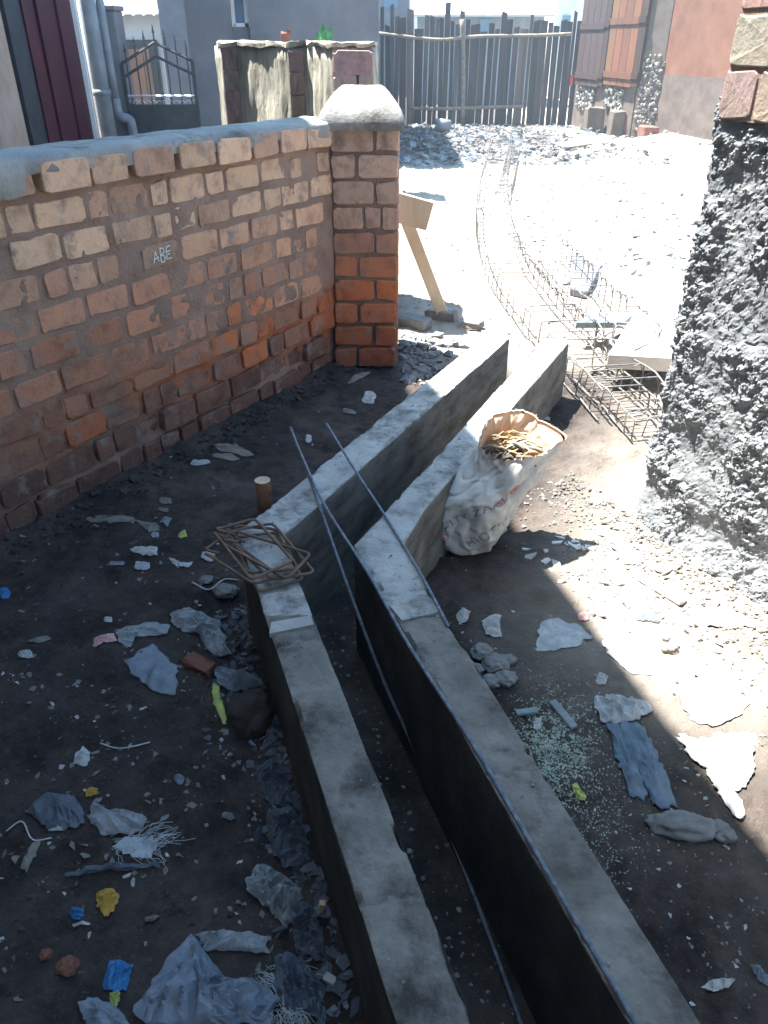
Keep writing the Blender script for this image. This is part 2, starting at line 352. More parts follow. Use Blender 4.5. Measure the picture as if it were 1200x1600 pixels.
# ------------------------------------------------------------------ concrete drain
def kerb(name, outer, inner, label, seed):
    t = thing(name, label, 'kerb', (outer[1][0], outer[1][1], 0))
    def resample(p, step=.02):
        out = []
        for a, b in zip(p[:-1], p[1:]):
            n = max(1, int(math.dist(a, b) / step))
            out += [(a[0] + (b[0] - a[0]) * k / n, a[1] + (b[1] - a[1]) * k / n) for k in range(n)]
        return out + [p[-1]]
    # walk both sides by fraction between matched corners
    if len(outer) != len(inner):
        if len(outer) > len(inner): inner = inner[:3] + [tuple((np.array(inner[3]) * .999 + np.array(inner[2]) * .001)), inner[3]] + inner[4:]
        else: outer = outer[:3] + [outer[3], outer[3]] + outer[4:]
    secs = []
    for k in range(len(outer) - 1):
        L_ = max(math.dist(outer[k], outer[k + 1]), math.dist(inner[k], inner[k + 1])); n = max(2, int(L_ / .006))
        for q in range(n + (k == len(outer) - 2)):
            f = q / n
            o = [outer[k][j] + (outer[k + 1][j] - outer[k][j]) * f for j in (0, 1)]; i = [inner[k][j] + (inner[k + 1][j] - inner[k][j]) * f for j in (0, 1)]
            secs.append((np.array(o), np.array(i)))
    NT = 12; prof = []; cracks = (.52, 1.24, 1.93, 2.62, 3.12) if seed == 11 else (.83, 1.47, 2.21, 2.83)
    V = []; F = []; nr = 0
    acc = 0; prev = None
    for o, i in secs:
        m = (o + i) / 2; acc += 0 if prev is None else np.linalg.norm(m - prev); prev = m
        w = i - o; 
        P = []
        zt = HT + .004 * fbm(np.array([acc * 2.]), np.array([seed * 3.]), seed, 2)[0]
        zs_out = [-.16, -.05, .05, .15, .24, .293]; e = .006
        def n_(a, b, s): return float(fbm(np.array([a]), np.array([b]), s, 3)[0])
        chip_o = max(0, n_(acc * 14, 1.5, seed + 1) - .12) * .06; chip_i = max(0, n_(acc * 14, 9.5, seed + 2) - .12) * .06
        for z in zs_out: P.append((0 - .006 * 0, z, n_(acc * 9, z * 9, seed + 3) * .003))
        for q in range(NT + 1):
            f = q / NT
            ff = .012 + f * .976
            cr_ = min(abs(acc - c0 - .012 * math.sin(f * 5 + c0 * 9) - .006 * math.sin(f * 17)) for c0 in cracks)
            dz = n_(acc * 7, f * 2.0, seed + 5) * .0045 + n_(acc * 34, f * 8, seed + 6) * .0022 - .008 * max(0, n_(acc * 22, f * 5, seed + 9) - .38)
            dz -= .007 * math.exp(-(cr_ / .005) ** 2)
            if q == 0: dz -= .002 + chip_o
            if q == NT: dz -= .002 + chip_i
            P.append((ff, zt + dz - 0, 0))
        for z in zs_out[::-1]: P.append((1, z, n_(acc * 9, z * 9 + 40, seed + 7) * .003))
        for f, z, off in P:
            s = (off if f == 1 else -off if f == 0 else 0) / max(.05, np.linalg.norm(w))
            p = o + w * (f + s); V.append((p[0], p[1], z))
        nr = len(P)
    ns = len(secs)
    for a in range(ns - 1):
        for b in range(nr - 1):
            F.append((a * nr + b, a * nr + b + 1, (a + 1) * nr + b + 1, (a + 1) * nr + b))
    F += [tuple(range(nr))[::-1], tuple((ns - 1) * nr + k for k in range(nr))]
    me = mesh('cast_wall', V, F); me.materials.append(M['concrete']); me.materials.append(M['concrete_side']); me.materials.append(M['concrete_old']); me.materials.append(M['side_shade'])
    bm = bmesh.new(); bm.from_mesh(me); bmesh.ops.recalc_face_normals(bm, faces=bm.faces)
    bm.faces.ensure_lookup_table()
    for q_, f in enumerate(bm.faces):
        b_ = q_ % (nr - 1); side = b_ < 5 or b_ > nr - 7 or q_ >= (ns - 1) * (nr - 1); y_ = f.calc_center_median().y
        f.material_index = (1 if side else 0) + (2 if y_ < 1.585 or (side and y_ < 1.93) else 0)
        f.smooth = True
    for e_ in bm.edges:
        if len(e_.link_faces) == 2 and e_.calc_face_angle(0) > .7: e_.smooth = False
    bm.to_mesh(me); bm.free()
    place('cast_wall', me, None, t)
    return t
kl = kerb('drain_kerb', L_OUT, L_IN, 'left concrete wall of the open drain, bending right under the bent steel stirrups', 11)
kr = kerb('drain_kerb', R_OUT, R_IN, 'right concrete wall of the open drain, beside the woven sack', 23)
# pour joints: thin mortar patches on the top
def slabpatch(poly, z0, z1, parent, name='patch', m='coping'):
    b = MB(); b.prism([p[:2] for p in poly], z0, z1); return b.build(name, M[m], parent)
slabpatch([gp(x, y, .3) for x, y in [(421, 992), (424, 974), (486, 963), (490, 978)]], .29, .3045, kl, 'mortar_smear', 'coping')
slabpatch([gp(x, y, .3) for x, y in [(610, 950), (672, 935), (690, 957), (628, 972)]], .29, .3055, kr, 'mortar_smear', 'concrete')

# ------------------------------------------------------------------ bricks
def brick_mesh(w, h, d, seed, rough=1.0):
    rd = random.Random(seed); n = 12; out = []
    for k in range(n):
        a = 2 * math.pi * (k + .5) / n
        c, s = math.cos(a), math.sin(a); e = .20
        x = math.copysign(abs(c) ** e, c) * w / 2; z = math.copysign(abs(s) ** e, s) * h / 2
        x *= 1 - rd.choice([0, 0, .5, 1, 1.8]) * rd.uniform(.02, .10) * rough * (.1 / max(w, .1)) * 1.3; z *= 1 - rd.choice([0, 0, .5, 1, 1.8]) * rd.uniform(.03, .14) * rough
        out.append((x, z))
    v = []
    for x, z in out: v.append((x, d / 2, z))
    for x, z in out: v.append((x, -d / 2 + .0045, z))
    for x, z in out: v.append((x * rd.uniform(.95, .98), -d / 2 + rd.uniform(-.0008, .001), z * rd.uniform(.91, .96)))
    v.append((rd.uniform(-.2, .2) * w, -d / 2 - rd.uniform(-.0005, .0006), 0))
    f = []
    for r in (0, 1):
        for k in range(n): f.append((r * n + k, r * n + (k + 1) % n, (r + 1) * n + (k + 1) % n, (r + 1) * n + k))
    for k in range(n): f.append((2 * n + k, 2 * n + (k + 1) % n, 3 * n))
    me = mesh('brick', v, f)
    bm = bmesh.new(); bm.from_mesh(me); bmesh.ops.recalc_face_normals(bm, faces=bm.faces); bm.to_mesh(me); bm.free()
    me.materials.append(M['brick']); return me
BR = {k: [brick_mesh(1, 1, 1, 100 * i + j) for j in range(7)] for i, k in enumerate(('long', 'short'))}
# real-size variants per kind so that bevels keep their size
LONG = [brick_mesh(.205, .093, .06, 300 + j) for j in range(9)]
SHORT = [brick_mesh(.098, .093, .06, 400 + j) for j in range(7)]
def put_brick(parent, kind, origin, ux, s, z, proud, w, col, h=.093, tilt=0):
    src = random.choice(LONG if kind == 'L' else SHORT); base = .205 if kind == 'L' else .098
    X = Vector((ux[0], ux[1], 0)); Nn = Vector((-ux[1], ux[0], 0))      # local +y = Nn (into wall)
    c = Vector((origin[0], origin[1], 0)) + X * s + Nn * (.03 - proud); c.z = z
    m = Matrix(((X.x, Nn.x, 0), (X.y, Nn.y, 0), (0, 0, 1))).to_4x4()
    m = Matrix.Translation(c) @ m @ Matrix.Rotation(tilt, 4, 'Y') @ Matrix.Rotation(random.uniform(-.02, .02), 4, 'X') @ Matrix.Diagonal((w / base, 1, h / .093, 1))
    return place('brick', src, None, parent, mat4=m, color=col)
def mix(a, b, t): return tuple(a[i] * (1 - t) + b[i] * t for i in range(3))
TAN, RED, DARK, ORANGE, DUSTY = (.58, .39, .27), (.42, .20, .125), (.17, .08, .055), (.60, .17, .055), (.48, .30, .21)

WD = Vector((.5366, .8438, 0)); W_END = Vector((-.26, 4.2, 0))     # wall runs from the left end to the pillar
WLEN = 3.5; W0 = W_END - WD * WLEN
wall = thing('brick_wall', 'low brick garden wall with a grey mortar coping, chalk letters on one brick', 'wall', W0)
WN = Vector((-WD.y, WD.x, 0))                                        # into the wall (away from camera)
def to_wall(s, n, z): p = W0 + WD * s + WN * n; return (p.x, p.y, z)
def wall_top(s): return 1.185 + .03 * (1 - s / WLEN)
def recess(s, z):                                                   # eroded foot
    r = np.clip((.46 + .06 * fbm(s * 3, z * 0, 71, 2) - z) / .25, 0, 1)
    return .028 * r
def mortar_core():
    WL2 = WLEN + .15; ss = np.arange(0, WL2 + .001, .0125); zs = np.arange(-.12, 1.19, .0125); S, Z = np.meshgrid(ss, zs)
    n = .0045 * fbm(S * 34, Z * 34, 41, 4) + .0075 * fbm(S * 8, Z * 8, 44, 3) + recess(S, Z) + .0005
    n = n + np.where(Z < .45, .014 * fbm(S * 9, Z * 14, 47, 3), 0)
    P = np.array([W0.x, W0.y, 0]) + S[..., None] * np.array(WD) + n[..., None] * np.array(WN); P[..., 2] = Z
    ny, nx = S.shape; i = np.arange(ny * nx).reshape(ny, nx)
    f = np.stack([i[:-1, :-1], i[:-1, 1:], i[1:, 1:], i[1:, :-1]], -1).reshape(-1, 4).tolist()
    v = P.reshape(-1, 3).tolist()
    b = len(v); v += [to_wall(s, .2, z) for s, z in ((0, -.12), (WL2, -.12), (WL2, 1.19), (0, 1.19))]
    f += [(b, b + 3, b + 2, b + 1), (int(i[-1, 0]), int(i[-1, -1]), b + 2, b + 3), (int(i[0, 0]), b, b + 1, int(i[0, -1])),
          (int(i[0, 0]), int(i[-1, 0]), b + 3, b), (int(i[0, -1]), b + 1, b + 2, int(i[-1, -1]))]
    me = mesh('mortar', v, f); o = place('mortar', me, M['mortar_clay'], wall)
    cl = np.clip(.55 + 1.3 * fbm(S * 2.6, Z * 4, 77, 4), 0, 1) * np.exp(-((Z - .33) / .17) ** 2) * np.clip((S - 1.1) / 1.2, 0, 1)
    av = np.zeros(len(v)); av[:cl.size] = np.clip(cl.ravel() * 1.3, 0, 1); at_ = me.attributes.new('clay', 'FLOAT', 'POINT'); at_.data.foreach_set('value', av)
    for p in me.polygons: p.use_smooth = True
mortar_core()
COURSES = 11; CH = .115; PCH = .1235
abe = None
for k in range(COURSES):
    zc = 1.195 - CH * (COURSES - 1 - k)
    s = random.uniform(-.1, 0.0); rd = random.Random(900 + k)
    items = []
    sA = WLEN - 1.195
    while s < WLEN - .02:
        kind = 'L' if rd.random() < .55 else 'S'
        w = rd.uniform(.18, .23) if kind == 'L' else rd.uniform(.085, .125)
        if k == COURSES - 1: kind = 'L'; w = rd.uniform(.165, .215)
        gap = rd.uniform(.007, .024) if k > 3 else rd.uniform(.006, .016)
        if k == 7 and s + w > sA - .1 and s < sA + .1:
            if abe is None:
                s = max(s, sA - .105); kind = 'L'; w = .20; abe = k
        items.append((s + w / 2, w, kind)); s += w + gap
    for sc, w, kind in items:
        if sc + w / 2 > WLEN + .035: continue
        f = k / (COURSES - 1)
        isabe = (k == 7 and kind == 'L' and abs(sc - (sA)) < .03)
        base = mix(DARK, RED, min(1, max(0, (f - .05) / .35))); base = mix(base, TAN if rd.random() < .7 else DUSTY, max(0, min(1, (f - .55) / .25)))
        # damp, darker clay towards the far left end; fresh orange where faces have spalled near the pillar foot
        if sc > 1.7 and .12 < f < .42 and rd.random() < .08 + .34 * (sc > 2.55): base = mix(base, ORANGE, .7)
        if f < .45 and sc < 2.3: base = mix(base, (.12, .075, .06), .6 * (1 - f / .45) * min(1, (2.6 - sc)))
        if f > .75 and sc < 1.6: base = mix(base, (.36, .26, .22), .5)
        base = mix(base, TAN, .25 * max(0, (sc - 2.0) / 1.5) * (f > .3))
        j = rd.uniform(.8, 1.18); base = tuple(c * j for c in base)
        zz = zc + rd.uniform(-.004, .004) + .01 * (1 - sc / WLEN) * f
        pr = rd.uniform(.000, .0065) - float(recess(np.array([sc]), np.array([zz]))[0]) * rd.choice([.3, .7, 1]) + (.028 if k == COURSES - 1 else 0)
        if k < 3: pr -= rd.choice([0, 0, .006, .012]) - .010
        if isabe: pr = .006; base = (.36, .24, .17); ABE = (sc, zz, pr)
        hh = .101
        if k > 3 and rd.random() < .03 and k < COURSES - 1 and not isabe: continue        # lost under smeared mortar
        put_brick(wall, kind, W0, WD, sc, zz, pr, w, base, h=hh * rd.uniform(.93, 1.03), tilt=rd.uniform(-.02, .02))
# coping: rough mortar bed over the top course
def coping():
    ss = np.arange(0, WLEN + .05, .02); prof = []
    V = []; nr = 0
    for s in ss:
        zt = 1.26 + .03 * (1 - s / WLEN) + .003 * float(fbm(np.array([s * 5]), np.array([2.]), 61, 3)[0])
        fr = .022 + .012 * float(fbm(np.array([s * 8]), np.array([7.]), 62, 3)[0]); dr = max(0.0, .012 + .035 * float(fbm(np.array([s * 6.]), np.array([3.]), 63, 3)[0]))
        if 1.35 < s < 1.75: dr += .05
        low = 1.222 - dr
        P = [(.03, low), (-fr * .9 - .004, low), (-fr - .005, low + .006), (-fr - .004, zt - .022), (-fr + .006, zt - .006), (.02, zt + .002)]
        P += [(x, zt + .004 + .004 * float(fbm(np.array([s * 20]), np.array([x * 20]), 64, 3)[0])) for x in (.06, .1, .14, .18)]
        P += [(.225, zt - .006), (.235, zt - .03), (.235, 1.17), (.19, 1.17)]
        V += [to_wall(s, a, z) for a, z in P]; nr = len(P)
    F = []
    for a in range(len(ss) - 1):
        for b in range(nr): F.append((a * nr + b, a * nr + (b + 1) % nr, (a + 1) * nr + (b + 1) % nr, (a + 1) * nr + b))
    F += [tuple(range(nr)), tuple((len(ss) - 1) * nr + k for k in range(nr))[::-1]]
    b = MB(); b.add(V, F); b.build('coping', M['coping'], wall, smooth=True)
coping()
# chalk letters A B E
def chalk(strokes, s0, z0, sx, sz, pr):
    mb = MB()
    for st in strokes:
        for (a, b), (c, d) in zip(st[:-1], st[1:]):
            p = Vector((s0 + a * sx, z0 + b * sz)); q = Vector((s0 + c * sx, z0 + d * sz)); t = (q - p); t = t / max(t.length, 1e-6); n = Vector((-t.y, t.x)) * .0016
            pts = [p - n, q - n, q + n, p + n]
            v = [to_wall(a_.x, -pr - .0045, a_.y) for a_ in pts] + [to_wall(a_.x, -pr + .003, a_.y) for a_ in pts]
            mb.add(v, [(0, 1, 2, 3), (4, 7, 6, 5), (0, 4, 5, 1), (1, 5, 6, 2), (2, 6, 7, 3), (3, 7, 4, 0)])
    o = mb.build('chalk_letters', M['chalk'], wall); o['label'] = 'white chalk letters A B E on a brick'
A_ = [[(0, 0), (.42, 1), (.8, .05)], [(.1, .32), (.85, .45)]]
B_ = [[(1.15, .02), (1.2, 1.25)], [(1.1, 1.2), (1.7, 1.15), (1.85, .8), (1.3, .55)], [(1.2, .55), (1.8, .4), (1.75, -.05), (1.35, -.15), (1.05, .05)]]
E_ = [[(2.2, 1.15), (2.1, .1), (2.15, .0)], [(2.2, 1.15), (2.85, 1.2)], [(2.2, .72), (2.85, .75)], [(2.1, .05), (2.9, .05)], [(2.3, .45), (2.7, .5)]]
if abe is not None: chalk(A_ + B_ + E_, ABE[0] - .048, ABE[1] - .022, .034, .042, ABE[2])

# ------------------------------------------------------------------ pillar
PW, PD = .345, .33; P0 = Vector((-.27, 4.18, 0))
pillar = thing('brick_pillar', 'square brick gate pillar with a domed mortar cap at the end of the low wall', 'pillar', P0)
mb = MB(); 
def rough_box(x0, x1, y0, y1, z0, z1, step, amp, seed, batter=None):
    bm = bmesh.new()
    def face(o, u, v, nu, nv):
        g = [[bm.verts.new(Vector(o) + Vector(u) * (i / nu) + Vector(v) * (j / nv)) for j in range(nv + 1)] for i in range(nu + 1)]
        for i in range(nu):
            for j in range(nv): bm.faces.new((g[i][j], g[i + 1][j], g[i + 1][j + 1], g[i][j + 1]))
    dx, dy, dz = x1 - x0, y1 - y0, z1 - z0; nx, ny, nz = (max(1, round(d / step)) for d in (dx, dy, dz))
    face((x0, y0, z0), (dx, 0, 0), (0, 0, dz), nx, nz); face((x0, y1, z0), (dx, 0, 0), (0, 0, dz), nx, nz)
    face((x0, y0, z0), (0, dy, 0), (0, 0, dz), ny, nz); face((x1, y0, z0), (0, dy, 0), (0, 0, dz), ny, nz)
    face((x0, y0, z1), (dx, 0, 0), (0, dy, 0), nx, ny); face((x0, y0, z0), (dx, 0, 0), (0, dy, 0), nx, ny)
    bmesh.ops.remove_doubles(bm, verts=bm.verts, dist=1e-4); bmesh.ops.recalc_face_normals(bm, faces=bm.faces)
    bm.normal_update()
    for v in bm.verts:
        p = v.co; nn = mnoise.fractal(p * 9 + Vector((seed, 0, 0)), 1, 2, 4)
        v.co = p + v.normal * nn * amp
        if batter: v.co = batter(v.co)
    me = bpy.data.meshes.new('m'); bm.to_mesh(me); bm.free()
    for q in me.polygons: q.use_smooth = True
    return me
me = rough_box(P0.x + .006, P0.x + PW - .006, P0.y + .008, P0.y + PD, -.1, 1.22, .02, .006, 3); place('mortar', me, M['mortar'], pillar)
for k in range(10):
    zc = .0 + PCH * (k + .5); f = k / 9; rd = random.Random(50 + k)
    pat = [('L', .215), ('S', .118)] if k % 2 else [('S', .125), ('L', .208)]
    if k == 6: pat = [('L', .16), ('S', .08), ('S', .08)]
    s = .003
    for kind, w in pat:
        base = mix(DARK, RED, min(1, max(0, (f - .0) / .3))); base = mix(base, (.56, .39, .30), max(0, min(1, (f - .45) / .3)))
        base = mix(base, ORANGE, (.35, .45, .5, .8, .35, .15)[k] if k < 6 else 0)
        j = rd.uniform(.88, 1.12); pr = rd.uniform(-.001, .004) + (.035, .022, .012, .004)[k] if k < 4 else rd.uniform(-.001, .004)
        sh = .02 * (1 - min(1, k / 3)) if k < 3 else 0
        put_brick(pillar, kind, P0, Vector((1, 0, 0)), s + w / 2 - sh * .5, zc, pr, w, tuple(c * j for c in base), h=.111)
        s += w + .009
    # right-hand face of the pillar
    s = .006
    for kind, w in (pat[::-1] if k % 2 else pat)[:2]:
        put_brick(pillar, kind, Vector((P0.x + PW, P0.y, 0)), Vector((0, 1, 0)), s + w / 2, zc, .003, w, tuple(c * rd.uniform(.9, 1.1) for c in base), h=.111); s += w + .009
# cap: domed truncated pyramid
def cap():
    n = 22; V = []; F = []; cx, cy = P0.x + PW / 2 - .015, P0.y + PD / 2
    hw = .215; hd = .205
    for i in range(n + 1):
        for j in range(n + 1):
            a = i / n * 2 - 1; b = j / n * 2 - 1; r = max(abs(a), abs(b))
            prof = 0 if r > .999 else (1 - max(0, (r - .42) / .58) ** 1.45)
            z = 1.262 + .135 * prof if r < .999 else 1.25
            z += .006 * mnoise.fractal(Vector((a * 3, b * 3, 1)), 1, 2, 4)
            V.append((cx + a * hw * (1 + .02 * mnoise.noise(Vector((b * 4, 1, 1)))), cy + b * hd, z))
    for i in range(n):
        for j in range(n): F.append((i * (n + 1) + j, (i + 1) * (n + 1) + j, (i + 1) * (n + 1) + j + 1, i * (n + 1) + j + 1))
    rim = [i * (n + 1) for i in range(n + 1)] + [n * (n + 1) + j for j in range(1, n + 1)] + [i * (n + 1) + n for i in range(n - 1, -1, -1)] + [j for j in range(n - 1, 0, -1)]
    b0 = len(V); V += [(V[r][0] * .985 + cx * .015, V[r][1] * .985 + cy * .015, 1.215 + .004 * mnoise.noise(Vector((V[r][0] * 20, V[r][1] * 20, 0)))) for r in rim]
    m = len(rim); F += [(rim[k], rim[(k + 1) % m], b0 + (k + 1) % m, b0 + k) for k in range(m)] + [tuple(b0 + k for k in range(m))]
    mb = MB(); mb.add(V, F); mb.build('cap', M['coping'], pillar, smooth=True)
cap()

# ------------------------------------------------------------------ roughcast wall on the right
RC = Vector((.985, 2.47, 0)); RD = Vector((.45, -.89, 0)).normalized(); RN = Vector((-RD.y, RD.x, 0))   # RN points away from the face (into the building)
if RN.x < 0: RN = -RN
rc = thing('roughcast_house', 'near right house corner, rough thrown grey mortar plinth with big bricks above', 'house', RC)
def rpt(s, n, z): p = RC + RD * s + RN * n; return np.array([p.x, p.y, z])
def roughcast():
    st = .0085; ss = np.arange(-.42, 2.0, st); zs = np.arange(-.08, 1.46, st); V = np.zeros((len(zs), len(ss), 3))
    S, Z = np.meshgrid(ss, zs)
    # lumps: billowed noise in clumps
    a = np.abs(fbm(S * 16, Z * 16, 101, 4, .6)); b = fbm(S * 7.5, Z * 9, 105, 4); c = fbm(S * 45, Z * 45, 111, 4, .65)
    clump = np.clip(b * 2.2 + .80, 0, 1); clump = .22 + .78 * clump * clump * (3 - 2 * clump)
    bands = .018 * np.sin(Z * 2 * np.pi / .235 + 1.4 * fbm(S * 2, Z, 121, 2)) * np.clip(1.25 - Z, .15, 1)
    out = clump * (.005 + .017 * (.5 - a)) + .0145 * c * (.25 + clump) + .010 * np.maximum(0, fbm(S * 85, Z * 85, 117, 2)) * clump + bands * .4 + .014 * fbm(S * 2, Z * 2, 131, 2)
    out += .035 * np.exp(-(Z + .02) / .10) * (1 + .35 * fbm(S * 7, Z * 9, 133, 3)) * np.clip(S / .3 + .3, .2, 1)
    # round the corner: s<0 turns away
    rad = .05; ang = np.clip(-S / rad, 0, math.pi / 2); rest = np.clip(-S - rad * math.pi / 2, 0, 9)
    base = np.zeros(S.shape + (3,)); nrm = np.zeros(S.shape + (3,))
    D = np.array(RD); Nn = np.array(RN)
    pos = np.where(S > 0, S, 0)
    base += (pos - 0)[..., None] * D
    # arc centre at RC + RN*rad
    cs, sn = np.cos(ang)[..., None], np.sin(ang)[..., None]
    nd = -Nn * cs - D * sn
    base += np.array(RC) + Nn * rad + nd * rad + rest[..., None] * Nn
    P = base + nd * out[..., None]; P[..., 2] = Z + .3 * .012 * fbm(S * 30, Z * 30, 141, 2)
    top = 1.465 + .012 * fbm(S * 9, Z * 0, 151, 3); P[..., 2] = np.minimum(P[..., 2], top)
    ny, nx = S.shape; i = np.arange(ny * nx).reshape(ny, nx)
    f = np.stack([i[:-1, :-1], i[:-1, 1:], i[1:, 1:], i[1:, :-1]], -1).reshape(-1, 4).tolist()
    v = P.reshape(-1, 3).tolist(); k = len(v)
    # close the top
    for q in range(nx): v.append((P[-1, q] + nd[-1, q] * -.06 + np.array([0, 0, 0])).tolist())
    for q in range(nx - 1): f.append((int(i[-1, q]), int(i[-1, q + 1]), k + q + 1, k + q))
    me = mesh('roughcast_plinth', v, f); place('roughcast_plinth', me, M['rough'], rc)
    # loose crumbs stuck on the face
    mb = MB(); ico = [(0, 0, 1), (.9, 0, .4), (.28, .85, .4), (-.72, .52, .4), (-.72, -.52, .4), (.28, -.85, .4), (0, 0, -.6)]
    fi = [(0, 1, 2), (0, 2, 3), (0, 3, 4), (0, 4, 5), (0, 5, 1), (6, 2, 1), (6, 3, 2), (6, 4, 3), (6, 5, 4), (6, 1, 5)]
    for _ in range(46000):
        r = random.randrange(2, ny); c_ = random.randrange(0, nx)
        if random.random() > clump[r, c_] ** 1.3: continue
        p = Vector(P[r, c_]); s_ = random.uniform(.0022, .0060); e = Euler([random.uniform(0, 6) for _ in range(3)]).to_matrix()
        ax_ = random.uniform(.5, 1.7); ay_ = random.uniform(.4, 1.0)
        mb.add([p + e @ Vector((x * s_ * ax_ * random.uniform(.55, 1.4), y * s_ * ay_ * random.uniform(.5, 1.4), z * s_ * random.uniform(.5, 1.2))) for x, y, z in ico], fi)
    o = mb.build('mortar_crumbs', M['crumb'], rc, smooth=False); o['kind'] = 'stuff'
roughcast()
# brick body above and behind the plinth
poly = [rpt(-.012, -.018, 1.3), rpt(2.6, -.018, 1.3), rpt(2.6, 2.4, 1.3), rpt(-.012, 2.4, 1.3)]
MB().prism([p[:2] for p in poly], 1.40, 2.9).build('wall', M['mortar'], rc)
MB().prism([rpt(.08, .06, 0)[:2], rpt(2.6, .06, 0)[:2], rpt(2.6, 2.4, 0)[:2], rpt(.08, 2.4, 0)[:2]], -.1, 1.396).build('wall_base', M['mortar'], rc)
for k in range(0, 11):
    z = 1.465 + k * .13; s = -.022
    seq = [.24, .12, .24, .24, .12, .24, .24, .24, .24] if k % 2 else [.12, .24, .24, .12, .24, .24, .24, .12, .24, .24]
    for w in seq:
        col = tuple(c * random.uniform(.9, 1.12) for c in (.33, .25, .21))
        put_brick(rc, 'L', RC, RD, s + w / 2, z, .021 + random.uniform(-.002, .003), w - .008, col, h=.126)
        s += w
mb = MB(); c_ = RC + RD * 1.3 + RN * 1.2
mb.box((c_.x, c_.y, 2.98), (3.1, 2.9, .05), Matrix.Rotation(math.atan2(RD.y, RD.x), 3, 'Z')); mb.build('roof', M['rusttin'], rc)

# fallen mortar and rubble at its foot
ICO = [(0, 0, 1), (.9, 0, .4), (.28, .85, .4), (-.72, .52, .4), (-.72, -.52, .4), (.28, -.85, .4), (0, 0, -.6)]
ICF = [(0, 1, 2), (0, 2, 3), (0, 3, 4), (0, 4, 5), (0, 5, 1), (6, 2, 1), (6, 3, 2), (6, 4, 3), (6, 5, 4), (6, 1, 5)]
def stones(name, n, pick, size, m, label, flat=.7, sink=.3):
    mb = MB()
    for _ in range(n):
        x, y = pick(); s = random.uniform(*size) * random.choice([.6, .8, 1, 1.3]); e = Euler([random.uniform(0, 6) for _ in range(3)]).to_matrix(); z = gz(x, y) + s * sink
        vs = []
        for p in ICO:
            q = e @ Vector(p); q = Vector((q.x * s * random.uniform(.7, 1.4), q.y * s * random.uniform(.7, 1.3), q.z * s * flat)); vs.append(Vector((x, y, z)) + q)
        mb.add(vs, ICF)
    o = mb.build(name, m); tag(o, label, 'rubble', kind='stuff'); return o
def pk_rc():
    s = random.uniform(-.4, 1.5); q = abs(random.gauss(0, .13)) + .02; p = RC + RD * s - RN * q; return p.x, p.y
stones('mortar_rubble', 2600, pk_rc, (.002, .010), M['rubble'], 'grey lumps of fallen mortar along the foot of the roughcast wall')

# ------------------------------------------------------------------ sand / gravel heap and pale slab on the path
def heap(name, cx, cy, rx, ry, h, m, label, seed, rot=0, base=0):
    n = 120; V = []; F = []
    for i in range(n + 1):
        for j in range(n + 1):
            a = i / n * 2 - 1; b = j / n * 2 - 1; r = math.hypot(a, b)
            x = cx + (a * math.cos(rot) - b * math.sin(rot)) * rx; y = cy + (a * math.sin(rot) + b * math.cos(rot)) * ry
            V.append((x, y, r))
    A = np.array(V); w = 1 + .25 * fbm(A[:, 0] * 1.5, A[:, 1] * 1.5, seed, 3)
    z = h * np.clip(1 - (A[:, 2] * w) ** 1.6, -.25, 1) + .05 * h * fbm(A[:, 0] * 6, A[:, 1] * 6, seed + 3, 4) + .012 * fbm(A[:, 0] * 40, A[:, 1] * 40, seed + 9, 2)
    A[:, 2] = np.maximum(z + base, -.08)
    for i in range(n):
        for j in range(n): F.append((i * (n + 1) + j, (i + 1) * (n + 1) + j, (i + 1) * (n + 1) + j + 1, i * (n + 1) + j + 1))
    me = mesh(name, A.tolist(), F); o = place(name, me, m, smooth=True); tag(o, label, 'gravel', kind='stuff'); return A
HE = heap('gravel_heap', 2.55, 8.6, 1.5, 3.0, .30, M['gravel'], 'long pale heap of crushed stone beside the steel cage', 200, rot=-.08)
mb = MB()
for _ in range(3000):
    p = HE[random.randrange(len(HE))]
    if p[2] < .0: continue
    s = random.choice((.5, .7, 1, 1, 1.6)) * random.uniform(.010, .026); e = Euler([random.uniform(0, 6) for _ in range(3)]).to_matrix()
    mb.add([Vector(p) + Vector((random.uniform(-.03, .03), random.uniform(-.03, .03), s * .3)) + e @ Vector((q[0] * s, q[1] * s * random.uniform(.5, 1), q[2] * s * .7)) for q in ICO], ICF)
tag(mb.build('gravel', M['gravel']), 'pale crushed stones lying over the heap', 'gravel', kind='stuff')

def slab(name, poly, z0, z1, m, label, cat, tilt=None):
    mb = MB(); mb.prism([(p[0], p[1]) for p in poly], z0, z1); o = mb.build(name, m)
    bv = o.modifiers.new('b', 'BEVEL'); bv.width = .006; bv.segments = 2
    tag(o, label, cat); return o
slab('slab_or_shade', [gp(x, y, .2)[:2] for x, y in [(950, 553), (1075, 560), (1075, 430), (1020, 425), (985, 500)]], .12, .2, M['paleslab'], 'pale slab raised on blocks next to the roughcast corner', 'slab')
for a, (x, y) in enumerate([(965, 575), (1035, 580), (1050, 520)]):
    p = gp(x, y, 0); mb = MB(); mb.box((p.x + .02, p.y + .08, .06), (.12, .1, .13), jit=.006, bev=.006)
    tag(mb.build('stone_block', M['stone']), ['grey block propping the left front of the pale slab', 'grey block propping the slab beside the roughcast corner', 'grey block under the back of the pale slab'][a], 'block')
slab('formwork_board', [gp(x, y, .16)[:2] for x, y in [(900, 503), (975, 503), (1000, 482), (925, 490)]], .12, .16, M['woodgreen'], 'flat grey board lying between steel cage and pale slab', 'board')
slab('slab_or_shade', [gp(x, y, .1)[:2] for x, y in [(893, 440), (920, 445), (945, 395), (925, 320), (893, 320)]], .0, .05, M['greywall'], 'flat grey sheet standing in for shade at the left of the gravel heap', 'slab')  # grey sheet in place of a shaded patch beside the heap

